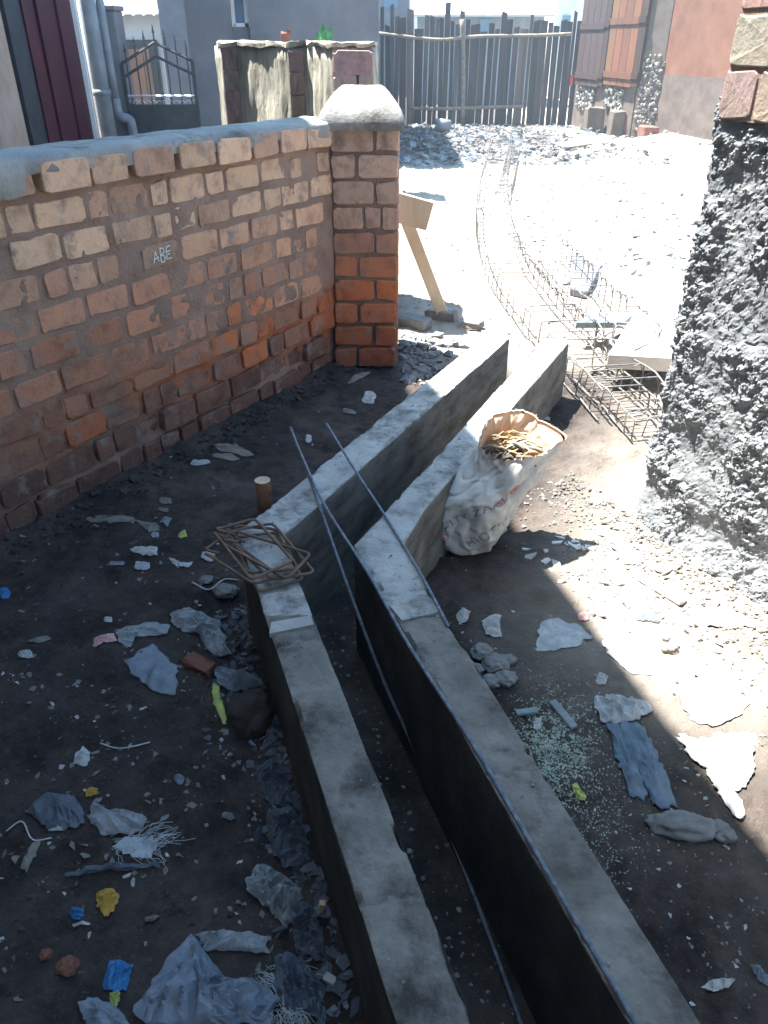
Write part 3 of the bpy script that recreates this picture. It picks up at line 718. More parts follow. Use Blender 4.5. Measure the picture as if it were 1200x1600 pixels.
# ------------------------------------------------------------------ steel
def smooth_path(p, n=8):
    P = [Vector(a) for a in p]; P = [2 * P[0] - P[1]] + P + [2 * P[-1] - P[-2]]; out = []
    for i in range(1, len(P) - 2):
        for k in range(n):
            t = k / n; a, b, c, d = P[i - 1:i + 3]
            out.append(.5 * ((2 * b) + (c - a) * t + (2 * a - 5 * b + 4 * c - d) * t * t + (3 * b - a - 3 * c + d) * t ** 3))
    return out + [P[-2]]
def cage(label, path, w, h, nst, rad=.0045, hook=True, base=.02):
    P = smooth_path([(*p, 0) for p in path], 12)
    L_ = [0]
    for a, b in zip(P[:-1], P[1:]): L_.append(L_[-1] + (b - a).length)
    def pos(s):
        i = min(max(1, int(np.searchsorted(L_, s))), len(P) - 1); f = (s - L_[i - 1]) / max(1e-6, L_[i] - L_[i - 1])
        p = P[i - 1].lerp(P[i], f); t = (P[i] - P[i - 1]).normalized(); return p, t, Vector((t.y, -t.x, 0))
    root = thing('reinforcement_cage', label, 'steel cage', (P[0].x, P[0].y, 0))
    for (a, b) in ((-.5, 0), (.5, 0), (-.5, 1), (.5, 1)):
        pts = []
        n = int(L_[-1] / .12)
        for k in range(n + 1):
            p, t, nn = pos(L_[-1] * k / n); q = p + nn * w * a * (.93 if b else .93); q.z = gz(q.x, q.y) + base + b * (h - .012) + .006 * math.sin(k * 1.7 + a); pts.append(q)
        MB().tube(pts, rad * 1.15, 5).build('longitudinal_bar', M['cage'], root, smooth=True)
    for k in range(nst):
        s = L_[-1] * (k + .5 + random.uniform(-.18, .18)) / nst; p, t, nn = pos(s); lean = random.uniform(-.05, .05)
        z0 = gz(p.x, p.y) + base
        def q(a, b): r = p + nn * a * w * .5 + t * (lean * b + random.uniform(-.004, .004)); return Vector((r.x, r.y, z0 + b * h))
        e = .1
        pts = [q(-1, .15) , q(-1, 1 - e), q(-1 + e, 1), q(1 - e, 1), q(1, 1 - e), q(1, e), q(1 - e, 0), q(-1 + e, 0), q(-1, e), q(-1, .7), q(-.85, 1.02), q(-.6, .92)]
        MB().tube(pts, rad * .8, 4).build('stirrup', M['cage'], root, smooth=True)
    return root
def G(x, y): p = gp(x, y, .05); return (p.x, p.y)
cage('long curved cage of tied steel bars running along the path past the brick pillar',
     [G(785, 222), G(780, 250), G(770, 300), G(772, 360), G(790, 420), G(832, 480), G(880, 530), G(930, 590), G(985, 645)], .34, .17, 62)
cage('second shorter steel cage lying between the curved cage and the roughcast corner',
     [G(850, 395), G(888, 440), G(932, 492), G(990, 552), (1.22, 3.95)], .26, .2, 17)
cage('short low steel cage end poking out from behind the roughcast corner',
     [G(915, 575), G(965, 622), G(1022, 680), (1.28, 2.95)], .2, .11, 11)
cage('narrow steel cage standing on the path before the wooden fence',
     [G(803, 232), G(800, 262), G(793, 300), G(783, 340)], .16, .30, 22, rad=.004)

# stirrups on the kerb
stl = ['bent steel stirrup on top of the pile on the left kerb', 'bent steel stirrup reaching farthest right over the open drain', 'bent steel stirrup at the bottom of the kerb pile, nearest the camera',
       'bent steel stirrup hanging left over the kerb edge', 'bent steel stirrup in the middle of the kerb pile', 'bent steel stirrup at the far side under the kerb pile']
loops = [([(333, 829), (398, 809), (458, 877), (393, 906)], .352), ([(345, 846), (366, 830), (486, 867), (449, 905)], .342), ([(362, 842), (430, 832), (474, 905), (404, 926)], .310),
         ([(318, 862), (350, 836), (438, 900), (396, 912)], .325), ([(346, 834), (426, 816), (492, 896), (424, 904)], .333), ([(352, 822), (430, 826), (466, 888), (388, 896)], .317)]
def bent_loop(cor, r=.0046, bend=.02):
    c = sum(cor, Vector()) / 4; pts = []
    for k, p in enumerate(cor):
        nx, px_ = cor[(k + 1) % 4], cor[k - 1]; d0 = (px_ - p).normalized() * bend; d1 = (nx - p).normalized() * bend
        if k == 0:
            pts += [p + (cor[2] - p).normalized() * .05 + Vector((.006, 0, .010)), p + (cor[2] - p).normalized() * .016 + Vector((.004, 0, .008)), p + d1 * .6 + Vector((0, 0, .004)), p + d1 * 1.6]
        else: pts += [p + d0 * (1 - t) ** 2 + d1 * t ** 2 for t in (0, .25, .5, .75, 1)]
    p = cor[0]; d0 = (cor[3] - p).normalized() * bend
    pts += [p + d0 * 1.4, p + d0 * .5 - Vector((0, 0, .003)), p + (cor[2] - p).normalized() * .02 - Vector((.004, 0, .004)), p + (cor[2] - p).normalized() * .06 - Vector((.008, 0, .004))]
    return pts
for (cs, z), lb in zip(loops, stl):
    cor = []
    for k, (x, y) in enumerate(cs): q = gp(x, y, z); q.z = z + random.uniform(-.004, .004); cor.append(q)
    o = MB().tube(bent_loop(cor), .0046, 7).build('steel_stirrup', M['rust'], smooth=True); tag(o, lb, 'stirrup', 'bent stirrups on the drain kerb')
# long bars over the drain
def rod(px, r, m, label):
    pts = [gp(x, y, z) for x, y, z in px]; pts = smooth_path(pts, 6); mb = MB(); mb.tube(pts, r, 8)
    d = 0
    o = mb.build('steel_bar', M[m], smooth=True); tag(o, label, 'steel bar', 'loose bars over the drain'); return o
rod([(454, 668, .325), (492, 770, .31), (545, 920, .2), (600, 1065, .05), (645, 1165, -.05), (720, 1345, -.105), (800, 1560, -.105), (825, 1640, -.105)], .005, 'steel', 'thin steel bar running down into the middle of the drain')
rod([(462, 690, .345), (505, 785, .325), (575, 895, .31), (640, 1010, .305), (742, 1168, .3), (868, 1385, .3), (985, 1585, .3), (1010, 1630, .3)], .0048, 'steel', 'blue-grey ribbed steel bar resting along the inner edge of the right kerb')
rod([(510, 662, .39), (555, 735, .36), (603, 808, .31), (655, 893, .308), (700, 978, .306)], .0048, 'steel', 'steel bar crossing both kerbs at the bend, nearest the sack')

# ------------------------------------------------------------------ stake, boards by the pillar
p = gp(408, 800, 0)
p = gp(410, 752, .15); p.z = 0; t = thing('wooden_stake', 'short round rusty-brown post with a pale sawn top beside the left kerb', 'stake', (p.x, p.y, 0))
mb = MB(); mb.tube([(p.x, p.y, -.05), (p.x + .003, p.y, .07), (p.x, p.y + .004, .15)], .030, 12); post_ = mb.build('post', mat('rust_brown_bark', [(.14, .06, .035), (.26, .12, .06), (.32, .17, .09)], 20, .9, .5, 40), t, smooth=True)
mb = MB(); mb.tube([(p.x, p.y + .004, .1502), (p.x, p.y + .004, .1535)], .0305, 12); mb.build('sawn_top', M['wood_pale'], post_)

def board(name, a, b, w, th, m, label, cat, face=None, parent=None):
    a = Vector(a); b = Vector(b); d = (b - a); L_ = d.length; d.normalize()
    f = Vector(face) if face else Vector((0, -1, 0)); u = d.cross(f).normalized(); f = u.cross(d)
    Mx = Matrix((u, f, d)).transposed()
    mb = MB(); mb.box((a + b) / 2, (w, th, L_), Mx, bev=min(.004, th * .2)); o = mb.build(name, M[m], parent)
    if label: tag(o, label, cat)
    return o
brace = board('wooden_plank', gp(697, 505, -.02), at(628, 325, 4.85), .075, .028, 'wood_pale', 'long narrow pale plank leaning against the back of the pillar', 'plank')
a = at(600, 318, 4.62); b = at(672, 338, 4.62)
board('wooden_board', a, b, .16, .026, 'wood_pale', 'short wide pale board sticking out behind the pillar above the leaning plank', 'board')
def block(name, x, y, d, rz, m, label, cat, z=0, jit=.008, tilt=0):
    p = gp(x, y, 0); t = MB(); t.box((0, 0, 0), d, jit=jit, bev=min(d) * .12); o = t.build(name, M[m])
    o.location = (p.x, p.y, gz(p.x, p.y) + d[2] * .42 + z); o.rotation_euler = (tilt, tilt * .4, R(rz)); tag(o, label, cat); return o
block('stone_block', 648, 512, (.20, .11, .07), -35, 'stone', 'pale block nearest the pillar foot in the row of three', 'block')
block('stone_block', 690, 500, (.20, .10, .06), -22, 'rubble', 'flat pale block under the leaning plank', 'block')
block('stone_block', 735, 512, (.15, .09, .05), -25, 'rubble', 'flat pale block right of the leaning plank', 'block')

# ------------------------------------------------------------------ the sack
def sack():
    root = thing('woven_sack', 'dirty white woven sack with faded lettering, full of dry fibres, leaning on the right kerb', 'sack', (.31, 2.36, 0))
    prof = [(-.01, .31, 2.36, .07, .05), (.015, .305, 2.36, .105, .085), (.06, .30, 2.37, .14, .12), (.13, .31, 2.37, .158, .138), (.20, .335, 2.37, .158, .138),
            (.27, .37, 2.37, .148, .13), (.33, .40, 2.37, .138, .122), (.38, .425, 2.375, .126, .116), (.43, .445, 2.38, .118, .112), (.47, .455, 2.385, .12, .112)]
    NT = 144; NS = 110
    pz = np.array([q[0] for q in prof]); 
    def S(th, t, off=0):
        z = t; cx = np.interp(z, pz, [q[1] for q in prof]); z = z; cy = np.interp(z, pz, [q[2] for q in prof]); rx = np.interp(z, pz, [q[3] for q in prof]); ry = np.interp(z, pz, [q[4] for q in prof])
        tt = min(1, max(0, z / .47))
        # folds: diagonal creases, stronger low down
        v = Vector((math.cos(th) * 1.5, math.sin(th) * 1.5, z * 9))
        cr = lambda k_, o_: (1 - min(1, abs(mnoise.noise(Vector((v.x * k_, v.y * k_, v.z * k_ * 1.0 + th * .55 * k_)) + Vector((0, 0, o_)))) * 3.2)) ** 2
        w = .014 * cr(.45, 3) * (1 - .35 * tt) - .018 * cr(.55, 11) + .009 * cr(1.1, 7) - .008 * cr(1.4, 17) + .0015 * mnoise.noise(v * 5) + .012 * mnoise.noise(v * .5)
        w += .006 * math.sin(z * 62 + 3.0 * math.sin(th * 1.5) + 2.5 * mnoise.noise(v * .8)) * (1 - tt)
        r = 1 + (w + off) / .14
        x = cx + math.cos(th) * rx * r; y = cy + math.sin(th) * ry * r
        # mouth tips toward the camera: back rim is higher, a corner flap drops to the right
        lift = 0.0
        if tt > .55:
            k = (tt - .55) / .45
            lift = k * (.048 * math.sin(th) + .02 * mnoise.noise(Vector((th * 1.3, 2, 2))))
            flap = math.exp(-((th - 0.05) / .38) ** 2) + math.exp(-((th - 2 * math.pi - .05) / .38) ** 2)
            x += k * k * .058 * flap; lift -= k * .02 * flap
            lf = math.exp(-((th - 3.6) / .5) ** 2); x -= k * k * .008 * lf; lift -= k * .03 * lf
        return Vector((x, y, (z + lift) * .93))
    V = []; F = []
    for j in range(NS + 1):
        z = -.01 + .48 * j / NS
        for i in range(NT): V.append(S(2 * math.pi * i / NT, z))
    for j in range(NS):
        for i in range(NT): F.append((j * NT + i, j * NT + (i + 1) % NT, (j + 1) * NT + (i + 1) % NT, (j + 1) * NT + i))
    F.append(tuple(range(NT))[::-1])
    me = mesh('sack_body', V, F); place('sack_body', me, M['sack'], root, smooth=True)
    # inner lining from the rim down to the fill
    V2 = []; F2 = []
    for j in range(9):
        z = .47 - .012 * j
        for i in range(NT): V2.append(S(2 * math.pi * i / NT, z, -.004 - .0012 * j))
    for j in range(8):
        for i in range(NT): F2.append((j * NT + i, (j + 1) * NT + i, (j + 1) * NT + (i + 1) % NT, j * NT + (i + 1) % NT))
    cen = len(V2); V2.append((.44, 2.38, .36))
    for i in range(NT): F2.append((8 * NT + i, cen, 8 * NT + (i + 1) % NT))
    # rim lip joins both
    k = len(V2)
    for i in range(NT): V2.append(S(2 * math.pi * i / NT, .47) + Vector((0, 0, .002)))
    for i in range(NT): F2.append((i, k + i, k + (i + 1) % NT, (i + 1) % NT)) 
    me = mesh('sack_lining', V2, F2); place('sack_lining', me, M['sackin'], root, smooth=True)
    # ragged thread fringe on the rim
    mb = MB()
    for i in range(120):
        th = random.uniform(0, 6.28); p = S(th, .468); d = Vector((math.cos(th) * random.uniform(-.5, 1), math.sin(th) * random.uniform(-.5, 1), random.uniform(.3, 1.2))).normalized() * random.uniform(.004, .012)
        mb.tube([p, p + d * .6 + Vector((0, 0, .002)), p + d], .0007, 3)
    o = mb.build('rim_threads', M['sack'], root); o['kind'] = 'stuff'
    # contents
    groups = [('dry_fibre_bundle', M['twig'], 95, .0035), ('cut_strip_bundle', M['woodchip'], 40, .006), ('pale_strip_bundle', M['cloth'], 26, .003)]
    for nm, m, n, r in groups:
        mb = MB()
        for _ in range(n):
            a = random.uniform(0, 6.28); rr = random.uniform(0, .07); c = Vector((.447 + math.cos(a) * rr, 2.375 + math.sin(a) * rr * .9, .375 + random.uniform(-.02, .03) + .3 * (math.sin(a) * rr)))
            d = Vector((random.uniform(.3, 1) * random.choice([1, 1, -1]), random.uniform(-.6, .6), random.uniform(-.15, .25))).normalized() * random.uniform(.02, .05); up = Vector((0, 0, random.uniform(.0, .02)))
            mb.tube([c - d, c - d * .4 + up, c + d * .4 + up * .8, c + d], r * random.uniform(.5, 1.3), 4)
        o = mb.build(nm, m, root, smooth=True); o['kind'] = 'stuff'
    # printed lettering mapped on the bulging side
    def letters(body, th0, z0, size, slope, m, name):
        cu = bpy.data.curves.new('t', 'FONT'); cu.body = body; cu.size = size; cu.space_character = 1.1
        tmp = bpy.data.objects.new('t', cu); C.objects.link(tmp); dg = bpy.context.evaluated_depsgraph_get(); me = bpy.data.meshes.new_from_object(tmp.evaluated_get(dg))
        bpy.data.objects.remove(tmp)
        bm = bmesh.new(); bm.from_mesh(me); bmesh.ops.triangulate(bm, faces=bm.faces); bmesh.ops.subdivide_edges(bm, edges=[e for e in bm.edges if e.calc_length() > .008], cuts=2)
        for v in bm.verts:
            a, b = v.co.x, v.co.y; ca, sa = math.cos(slope), math.sin(slope); s = a * ca - b * sa; h = a * sa + b * ca
            v.co = S(th0 + s / .145, z0 + h, .0022)
        bm.to_mesh(me); bm.free(); me.name = name; place(name, me, m, root)
    letters('CITY ZAAL', 3.95, .13, .042, .78, M['ink'], 'printed_letters')
    letters('HIQTI L', 4.72, .065, .046, .80, M['ink'], 'printed_letters')
    # round red stamp
    def stamp(th0, z0, rr):
        V = []; n = 20
        for k in range(n): a = 2 * math.pi * k / n; V.append(S(th0 + rr * math.cos(a) / .145, z0 + rr * math.sin(a), .0022))
        for k in range(n): a = 2 * math.pi * k / n; V.append(S(th0 + rr * .68 * math.cos(a) / .145, z0 + rr * .68 * math.sin(a), .0024))
        for k in range(n): a = 2 * math.pi * k / n; V.append(S(th0 + rr * .42 * math.cos(a) / .145, z0 + rr * .42 * math.sin(a), .0024))
        V.append(S(th0, z0, .0026)); F = [(k, (k + 1) % n, n + (k + 1) % n, n + k) for k in range(n)] + [(2 * n + k, 2 * n + (k + 1) % n, 3 * n) for k in range(n)]
        place('red_stamp', mesh('red_stamp', V, F), M['inkred'], root)
    stamp(4.02, .095, .017); stamp(5.05, .33, .02); stamp(4.9, .27, .014)
sack()

# ------------------------------------------------------------------ litter
def scrap(name, px, m, label, cat='scrap', amp=.02, z=None, seed=None, th=.0012, lift=0.0, fold=6, parent=None, rings=14, n=72, level=None, pin=.003, stretch=(1, 1), smooth=False):
    """a crumpled sheet: outline measured on the ground, puckered inside, given thickness"""
    sd = seed if seed is not None else random.randrange(999); pts = [gp(x, y, level or 0) for x, y in px]
    cen = sum(pts, Vector()) / len(pts)
    per = [0]
    for a, b in zip(pts, pts[1:] + pts[:1]): per.append(per[-1] + (b - a).length)
    out = []
    for k in range(n):
        s = per[-1] * k / n; i = max(j for j in range(len(pts)) if per[j] <= s); f = (s - per[i]) / max(1e-6, per[i + 1] - per[i]); out.append(pts[i].lerp(pts[(i + 1) % len(pts)], f))
    size = max((o - cen).length for o in out)
    V = []; F = []
    ca_, sa_ = math.cos(sd), math.sin(sd)
    def zz(p, r):
        dx_, dy_ = p.x - cen.x, p.y - cen.y
        if stretch == (1, 1): dx_, dy_ = dx_ * ca_ - dy_ * sa_, (dx_ * sa_ + dy_ * ca_) * .45
        q = Vector((dx_ / stretch[0], dy_ / stretch[1], 0)) / size * fold * .42 + Vector((sd * 1.7, sd * .3, 1))
        q += mnoise.noise_vector(q * .8) * .6
        d_ = mnoise.voronoi(q)[0]; d2 = mnoise.voronoi(q * 2.1)[0]
        c1 = min(1, (d_[1] - d_[0]) * 1.3); c2 = min(1, (d2[1] - d2[0]) * 1.3)
        h = (1 - c1) ** 1.5 * .6 + (1 - c2) ** 1.5 * .2 + .35 * (.5 + .5 * mnoise.noise(q * .8)) + .03 * mnoise.noise(q * 6)
        return h * amp * 1.1 * (.25 + .75 * (1 - r ** 3)) + pin
    base = (lambda x, y: level) if level is not None else gz
    V.append(Vector((cen.x, cen.y, base(cen.x, cen.y) + max(.001, zz(cen, 0)) + lift)))
    for r in range(1, rings + 1):
        f = r / rings
        for k in range(n):
            p = cen.lerp(out[k], f)
            if r == rings: p = p + (out[k] - cen).normalized() * size * (.13 * mnoise.noise(Vector((k * .28, sd, 1))) + .035 * mnoise.noise(Vector((k * 1.3, sd, 4))))
            if r < rings: p += Vector((mnoise.noise(p * 40), mnoise.noise(p * 40 + Vector((9, 9, 9))), 0)) * size * .05
            V.append(Vector((p.x, p.y, base(p.x, p.y) + max(.001, zz(p, f)) + lift * (1 - f * .7))))
    for k in range(n): F.append((0, 1 + k, 1 + (k + 1) % n))
    for r in range(rings - 1):
        for k in range(n): a = 1 + r * n; F.append((a + k, a + n + k, a + n + (k + 1) % n, a + (k + 1) % n))
    loc = V[0].copy(); loc.z = base(cen.x, cen.y)
    me = mesh(name, [v - loc for v in V], F)
    for p in me.polygons: p.use_smooth = smooth
    o = place(name, me, M[m] if isinstance(m, str) else m); o.location = loc
    so_ = o.modifiers.new('thickness', 'SOLIDIFY'); so_.thickness = th; so_.offset = 1
    if label: tag(o, label, cat)
    return o
def lump(name, x, y, r, m, label, cat='stone', z=0, seed=0, ang=0):
    bm = bmesh.new(); bmesh.ops.create_icosphere(bm, subdivisions=4, radius=1)
    for v in bm.verts:
        d = v.co.copy(); vd = mnoise.voronoi(d * 1.5 + Vector((seed, 1, 0)))[0]; k = .9 + .25 * mnoise.noise(d * 1.6 + Vector((seed, 0, 0))) + .22 * min(.8, vd[1] - vd[0]) + .10 * mnoise.noise(d * 4 + Vector((seed, 3, 0))) + .05 * mnoise.noise(d * 11) + .03 * mnoise.noise(d * 25)
        v.co = Vector((d.x * r[0], d.y * r[1], d.z * r[2])) * k
    me = bpy.data.meshes.new(name); bm.to_mesh(me); bm.free()
    for p in me.polygons: p.use_smooth = True
    o = place(name, me, M[m]); p = gp(x, y, 0); o.location = (p.x, p.y, gz(p.x, p.y) + r[2] * .45 + z); o.rotation_euler = (0, 0, R(ang)); tag(o, label, cat); return o
def quad(cx, cy, w, h, a=0, j=.15):
    out = []
    for k in range(10):
        t = 2 * math.pi * k / 10; c, s = math.cos(t), math.sin(t); rr = 1 + random.uniform(-j, j)
        x = math.copysign(abs(c) ** .7, c) * w / 2 * rr; y = math.copysign(abs(s) ** .7, s) * h / 2 * rr; out.append((cx + x * math.cos(R(a)) - y * math.sin(R(a)), cy + x * math.sin(R(a)) + y * math.cos(R(a))))
    return out
# left yard
scrap('paper_scrap', quad(226, 858, 42, 16, 8), 'paper', 'crumpled white paper alone in the middle of the yard soil, below the brick wall', amp=.012)
scrap('paper_scrap', [(264, 873), (283, 879), (302, 877), (296, 884), (283, 886), (273, 885)], 'paper', 'small winged white scrap right of the crumpled paper, before the stirrups', amp=.01)
scrap('bottle_cap', quad(241, 829, 13, 9), 'whiteplastic', 'round white cap just below the square card near the wall foot', 'cap', amp=.006)
scrap('paper_card', [(248, 812), (256, 804), (268, 806), (261, 817)], 'bluegrey', 'small square pale blue card near the brick wall foot', 'card', amp=.004)
scrap('cardboard_strip', [(135, 806), (172, 803), (208, 803), (210, 809), (172, 813), (138, 812)], 'cardboard', 'long flat grey cardboard strip lying close to the foot of the brick wall', 'cardboard', amp=.008)
scrap('cardboard_strip', [(210, 806), (245, 812), (248, 822), (232, 825)], 'cardboard', 'triangular dark cardboard flap between the long strip and the blue card', 'cardboard', amp=.008)
scrap('cloth_rag', quad(222, 882, 26, 14), 'cloth_g', 'small grey rag beneath the crumpled white paper', 'rag', amp=.012)
scrap('plastic_packet', [(180, 985), (198, 978), (240, 972), (266, 977), (262, 988), (235, 992), (208, 1000), (205, 1012), (190, 1010), (186, 1000)], 'whiteplastic', 'long striped white packet above the blue-grey sheet', 'packet', amp=.018)
scrap('plastic_packet', [(147, 1000), (178, 992), (184, 1004), (160, 1010), (146, 1013)], 'pink', 'torn pink end piece at the left of the striped white packet', 'packet', amp=.01)
scrap('plastic_bag', [(265, 958), (285, 948), (315, 952), (340, 956), (350, 985), (360, 1003), (340, 1013), (322, 1006), (310, 985), (285, 985), (270, 975)], 'whiteplastic', 'clear crumpled plastic bag between the striped packet and the left kerb', 'plastic bag', amp=.035, fold=9)
scrap('plastic_sheet', [(238, 1004), (215, 1018), (197, 1034), (204, 1050), (222, 1064), (240, 1077), (256, 1080), (272, 1081), (278, 1061), (276, 1042), (268, 1030), (255, 1018)], 'bluegrey', 'smooth blue-grey shield-shaped plastic sheet left of the small brick fragment', 'plastic sheet', amp=.010, fold=3, smooth=True)
block('brick_fragment', 311, 1040, (.095, .04, .035), -28, 'redstone', 'small brown brick fragment between the blue-grey sheet and the mud clod', 'brick')
lump('mud_clod', 388, 1105, (.075, .075, .07), 'mud', 'big dark mud clod against the left kerb', 'clod', seed=3)
scrap('plastic_bag', [(333, 1042), (360, 1038), (385, 1038), (405, 1042), (410, 1056), (385, 1058), (360, 1072), (340, 1066)], 'bluegrey', 'grey-blue plastic film lying over the back of the mud clod', 'plastic bag', amp=.03, lift=.045)
scrap('plastic_strip', [(332, 1062), (340, 1060), (345, 1085), (352, 1108), (358, 1120), (346, 1118), (336, 1098), (330, 1078)], 'lime', 'yellowish limp strip left of the mud clod', 'strip', amp=.012)
lump('grey_stone', 352, 918, (.045, .035, .022), 'stone', 'flat grey stone left of the kerb below the stirrup pile', seed=9)
lump('grey_stone', 322, 905, (.026, .022, .014), 'stone', 'small stone left of the flat grey stone near the stirrups', seed=19)
scrap('shell_scrap', quad(40, 1022, 24, 14), 'paper', 'small white oval scrap at the far left edge of the yard', amp=.012)
scrap('paper_scrap', quad(127, 1180, 26, 26, 30, .35), 'paper', 'small torn white scrap in the left yard above the white bowl', amp=.012)
scrap('paper_scrap', quad(168, 965, 14, 9), 'paper', 'tiny bright scrap above the striped white packet', amp=.008)
scrap('yellow_scrap', [(132, 1232), (140, 1224), (151, 1226), (150, 1234), (140, 1238), (133, 1240)], 'yellow', 'tiny yellow scrap above the white plastic bowl', amp=.01)
scrap('plastic_bowl', [(140, 1262), (146, 1247), (156, 1262), (175, 1262), (205, 1262), (228, 1275), (222, 1292), (200, 1302), (170, 1305), (148, 1297), (139, 1280)], 'whiteplastic', 'crushed white plastic bowl on the left yard soil', 'bowl', amp=.03, fold=5)
scrap('plastic_bag', quad(90, 1265, 85, 60, 0, .2), 'darkplastic', 'dark grimy plastic bag left of the crushed white bowl', 'plastic bag', amp=.022)
scrap('yellow_wrapper', [(152, 1396), (163, 1390), (176, 1389), (188, 1402), (180, 1418), (168, 1433), (158, 1425), (150, 1410)], 'yellow', 'folded yellow wrapper alone on the dark soil', 'wrapper', amp=.018)
scrap('blue_wrapper', quad(120, 1428, 24, 17, 20), 'bluewrap', 'small dull blue wrapper left of the folded yellow wrapper', 'wrapper', amp=.01)
scrap('paper_sliver', [(112, 1441), (127, 1441), (142, 1443), (140, 1447), (125, 1447), (113, 1446)], 'paper', 'thin white sliver just under the dull blue wrapper', amp=.003, rings=4, n=20)
scrap('paper_sliver', [(137, 1457), (143, 1455), (141, 1462), (137, 1467)], 'paper', 'tiny white triangle under the thin sliver', amp=.003, rings=4, n=20)
pk = scrap('snack_packet', [(172, 1500), (190, 1498), (206, 1504), (202, 1525), (197, 1548), (180, 1552), (160, 1546), (164, 1522)], 'bluewrap', 'bright blue and green snack packet at the bottom left', 'packet', amp=.018)
scrap('packet_end', [(172, 1552), (188, 1550), (187, 1566), (181, 1576), (172, 1570)], 'lime', 'green torn end below the bright blue snack packet', 'packet', amp=.012)
lump('red_stone', 107, 1511, (.022, .02, .016), 'redstone', 'small reddish brick pebble left of the blue snack packet', seed=5)
lump('red_stone', 72, 1492, (.014, .012, .01), 'redstone', 'tiny reddish pebble up and left of the reddish brick pebble', seed=6)
scrap('woven_sheet', [(300, 1455), (345, 1452), (415, 1455), (420, 1478), (400, 1484), (345, 1482), (322, 1484), (316, 1468)], 'whiteplastic', 'folded flap of white woven sheet at the bottom of the yard', 'woven sheet', amp=.02)
scrap('woven_sheet', [(298, 1458), (275, 1480), (240, 1530), (215, 1570), (222, 1600), (280, 1615), (345, 1605), (420, 1600), (440, 1560), (400, 1530), (350, 1528), (330, 1500)], 'bluegrey', 'large crumpled dirty woven sheet along the bottom edge of the yard', 'woven sheet', amp=.045, fold=9, rings=14, n=70)
scrap('plastic_bag', [(120, 1565), (150, 1558), (190, 1580), (210, 1615), (140, 1620)], 'bluegrey', 'pale plastic film at the bottom edge below the snack packet', 'plastic bag', amp=.02)
scrap('plastic_bag', [(398, 1345), (415, 1338), (440, 1350), (468, 1368), (472, 1388), (458, 1402), (460, 1425), (445, 1437), (425, 1420), (408, 1402), (386, 1388), (384, 1370)], 'whiteplastic', 'big crumpled white plastic bag next to the left kerb', 'plastic bag', amp=.05, fold=9, rings=14, n=70)
scrap('plastic_bag', [(395, 1180), (425, 1168), (450, 1200), (455, 1235), (425, 1240), (402, 1220)], 'darkplastic', 'dark plastic with a turquoise glint below the mud clod at the kerb foot', 'plastic bag', amp=.04, fold=9)
scrap('plastic_bag', [(412, 1245), (455, 1242), (478, 1290), (480, 1330), (440, 1335), (418, 1300)], 'darkplastic', 'dark grey plastic wad between mud clod and crumpled white bag', 'plastic bag', amp=.045, fold=9)
scrap('plastic_bag', [(450, 1400), (480, 1390), (505, 1440), (500, 1480), (460, 1470)], 'darkplastic', 'dark film tucked behind the crumpled white bag at the kerb', 'plastic bag', amp=.03, fold=8)
scrap('plastic_bag', [(430, 1480), (470, 1475), (505, 1520), (500, 1570), (450, 1575), (425, 1530)], 'darkplastic', 'blackish netting wad left of the small white box', 'plastic bag', amp=.035, fold=10)
block('white_box', 514, 1506, (.028, .017, .012), -30, 'paper', 'tiny white carton by the kerb near the bottom edge', 'box', jit=.001)
block('wood_stick', 502, 1412, (.012, .012, .08), 0, 'wood_pale', 'short tan stick standing against the left kerb', 'stick', jit=.002, tilt=.3)
scrap('bark_piece', [(30, 1350), (50, 1312), (64, 1308), (56, 1330), (40, 1358)], 'woodchip', 'dark curved wood splinter at the left edge of the yard', 'wood', amp=.008)
scrap('rag_strip', [(100, 1364), (140, 1353), (190, 1348), (250, 1346), (248, 1355), (190, 1358), (140, 1362), (102, 1368)], 'darkplastic', 'long black limp strip under the frayed fibre tuft', 'strip', amp=.012)
for lb, pts_, r in (('thin curved pale twig in the middle of the left yard', [(155, 1157), (180, 1165), (205, 1166), (234, 1158)], .0022), ('thin pale root looped at the left edge near the dark bag', [(10, 1300), (35, 1285), (50, 1310), (80, 1308)], .0018),
                    ('thin twig on the soil before the stirrup pile', [(300, 910), (325, 918), (350, 905), (372, 900)], .003)):
    P = []
    for x, y in pts_: q = gp(x, y); q.z = gz(q.x, q.y) + .006; P.append(q)
    tag(MB().tube(smooth_path(P, 5), r, 5).build('twig', M['fibre'], smooth=True), lb, 'twig')
def tuft(cx, cy, spread, n, m, label, px_dir=(1, 0)):
    mb = MB(); c = gp(cx, cy); d0 = Vector((px_dir[0], px_dir[1], 0))
    for _ in range(n):
        a = random.gauss(0, .45); d = Matrix.Rotation(a, 3, 'Z') @ d0 * spread * random.uniform(.5, 1); o_ = Vector((random.gauss(0, .02), random.gauss(0, .012), 0))
        P = []
        for k in range(5): q = c + o_ + d * k / 4 + Vector((random.gauss(0, .004), random.gauss(0, .006), 0)); q.z = gz(q.x, q.y) + .004 + .014 * math.sin(k / 4 * 3.1) * random.random(); P.append(q)
        mb.tube(P, .0006, 3)
    o = mb.build('fibre_tuft', M[m]); tag(o, label, 'fibres')
tuft(205, 1318, .10, 60, 'fibre', 'frayed tuft of pale plastic fibre under the white bowl', (1, .25))
scrap('woven_scrap', [(175, 1322), (200, 1303), (235, 1300), (245, 1315), (235, 1335), (210, 1338)], 'cloth_g', 'grey woven scrap inside the frayed fibre tuft', amp=.012)
tuft(425, 1520, .08, 80, 'fibre', 'matted pale fibre clump near the bottom of the left kerb', (1, -.3))
tuft(445, 1570, .07, 60, 'fibre', 'dirty fibre clump at the bottom edge left of the kerb', (.6, -.8))
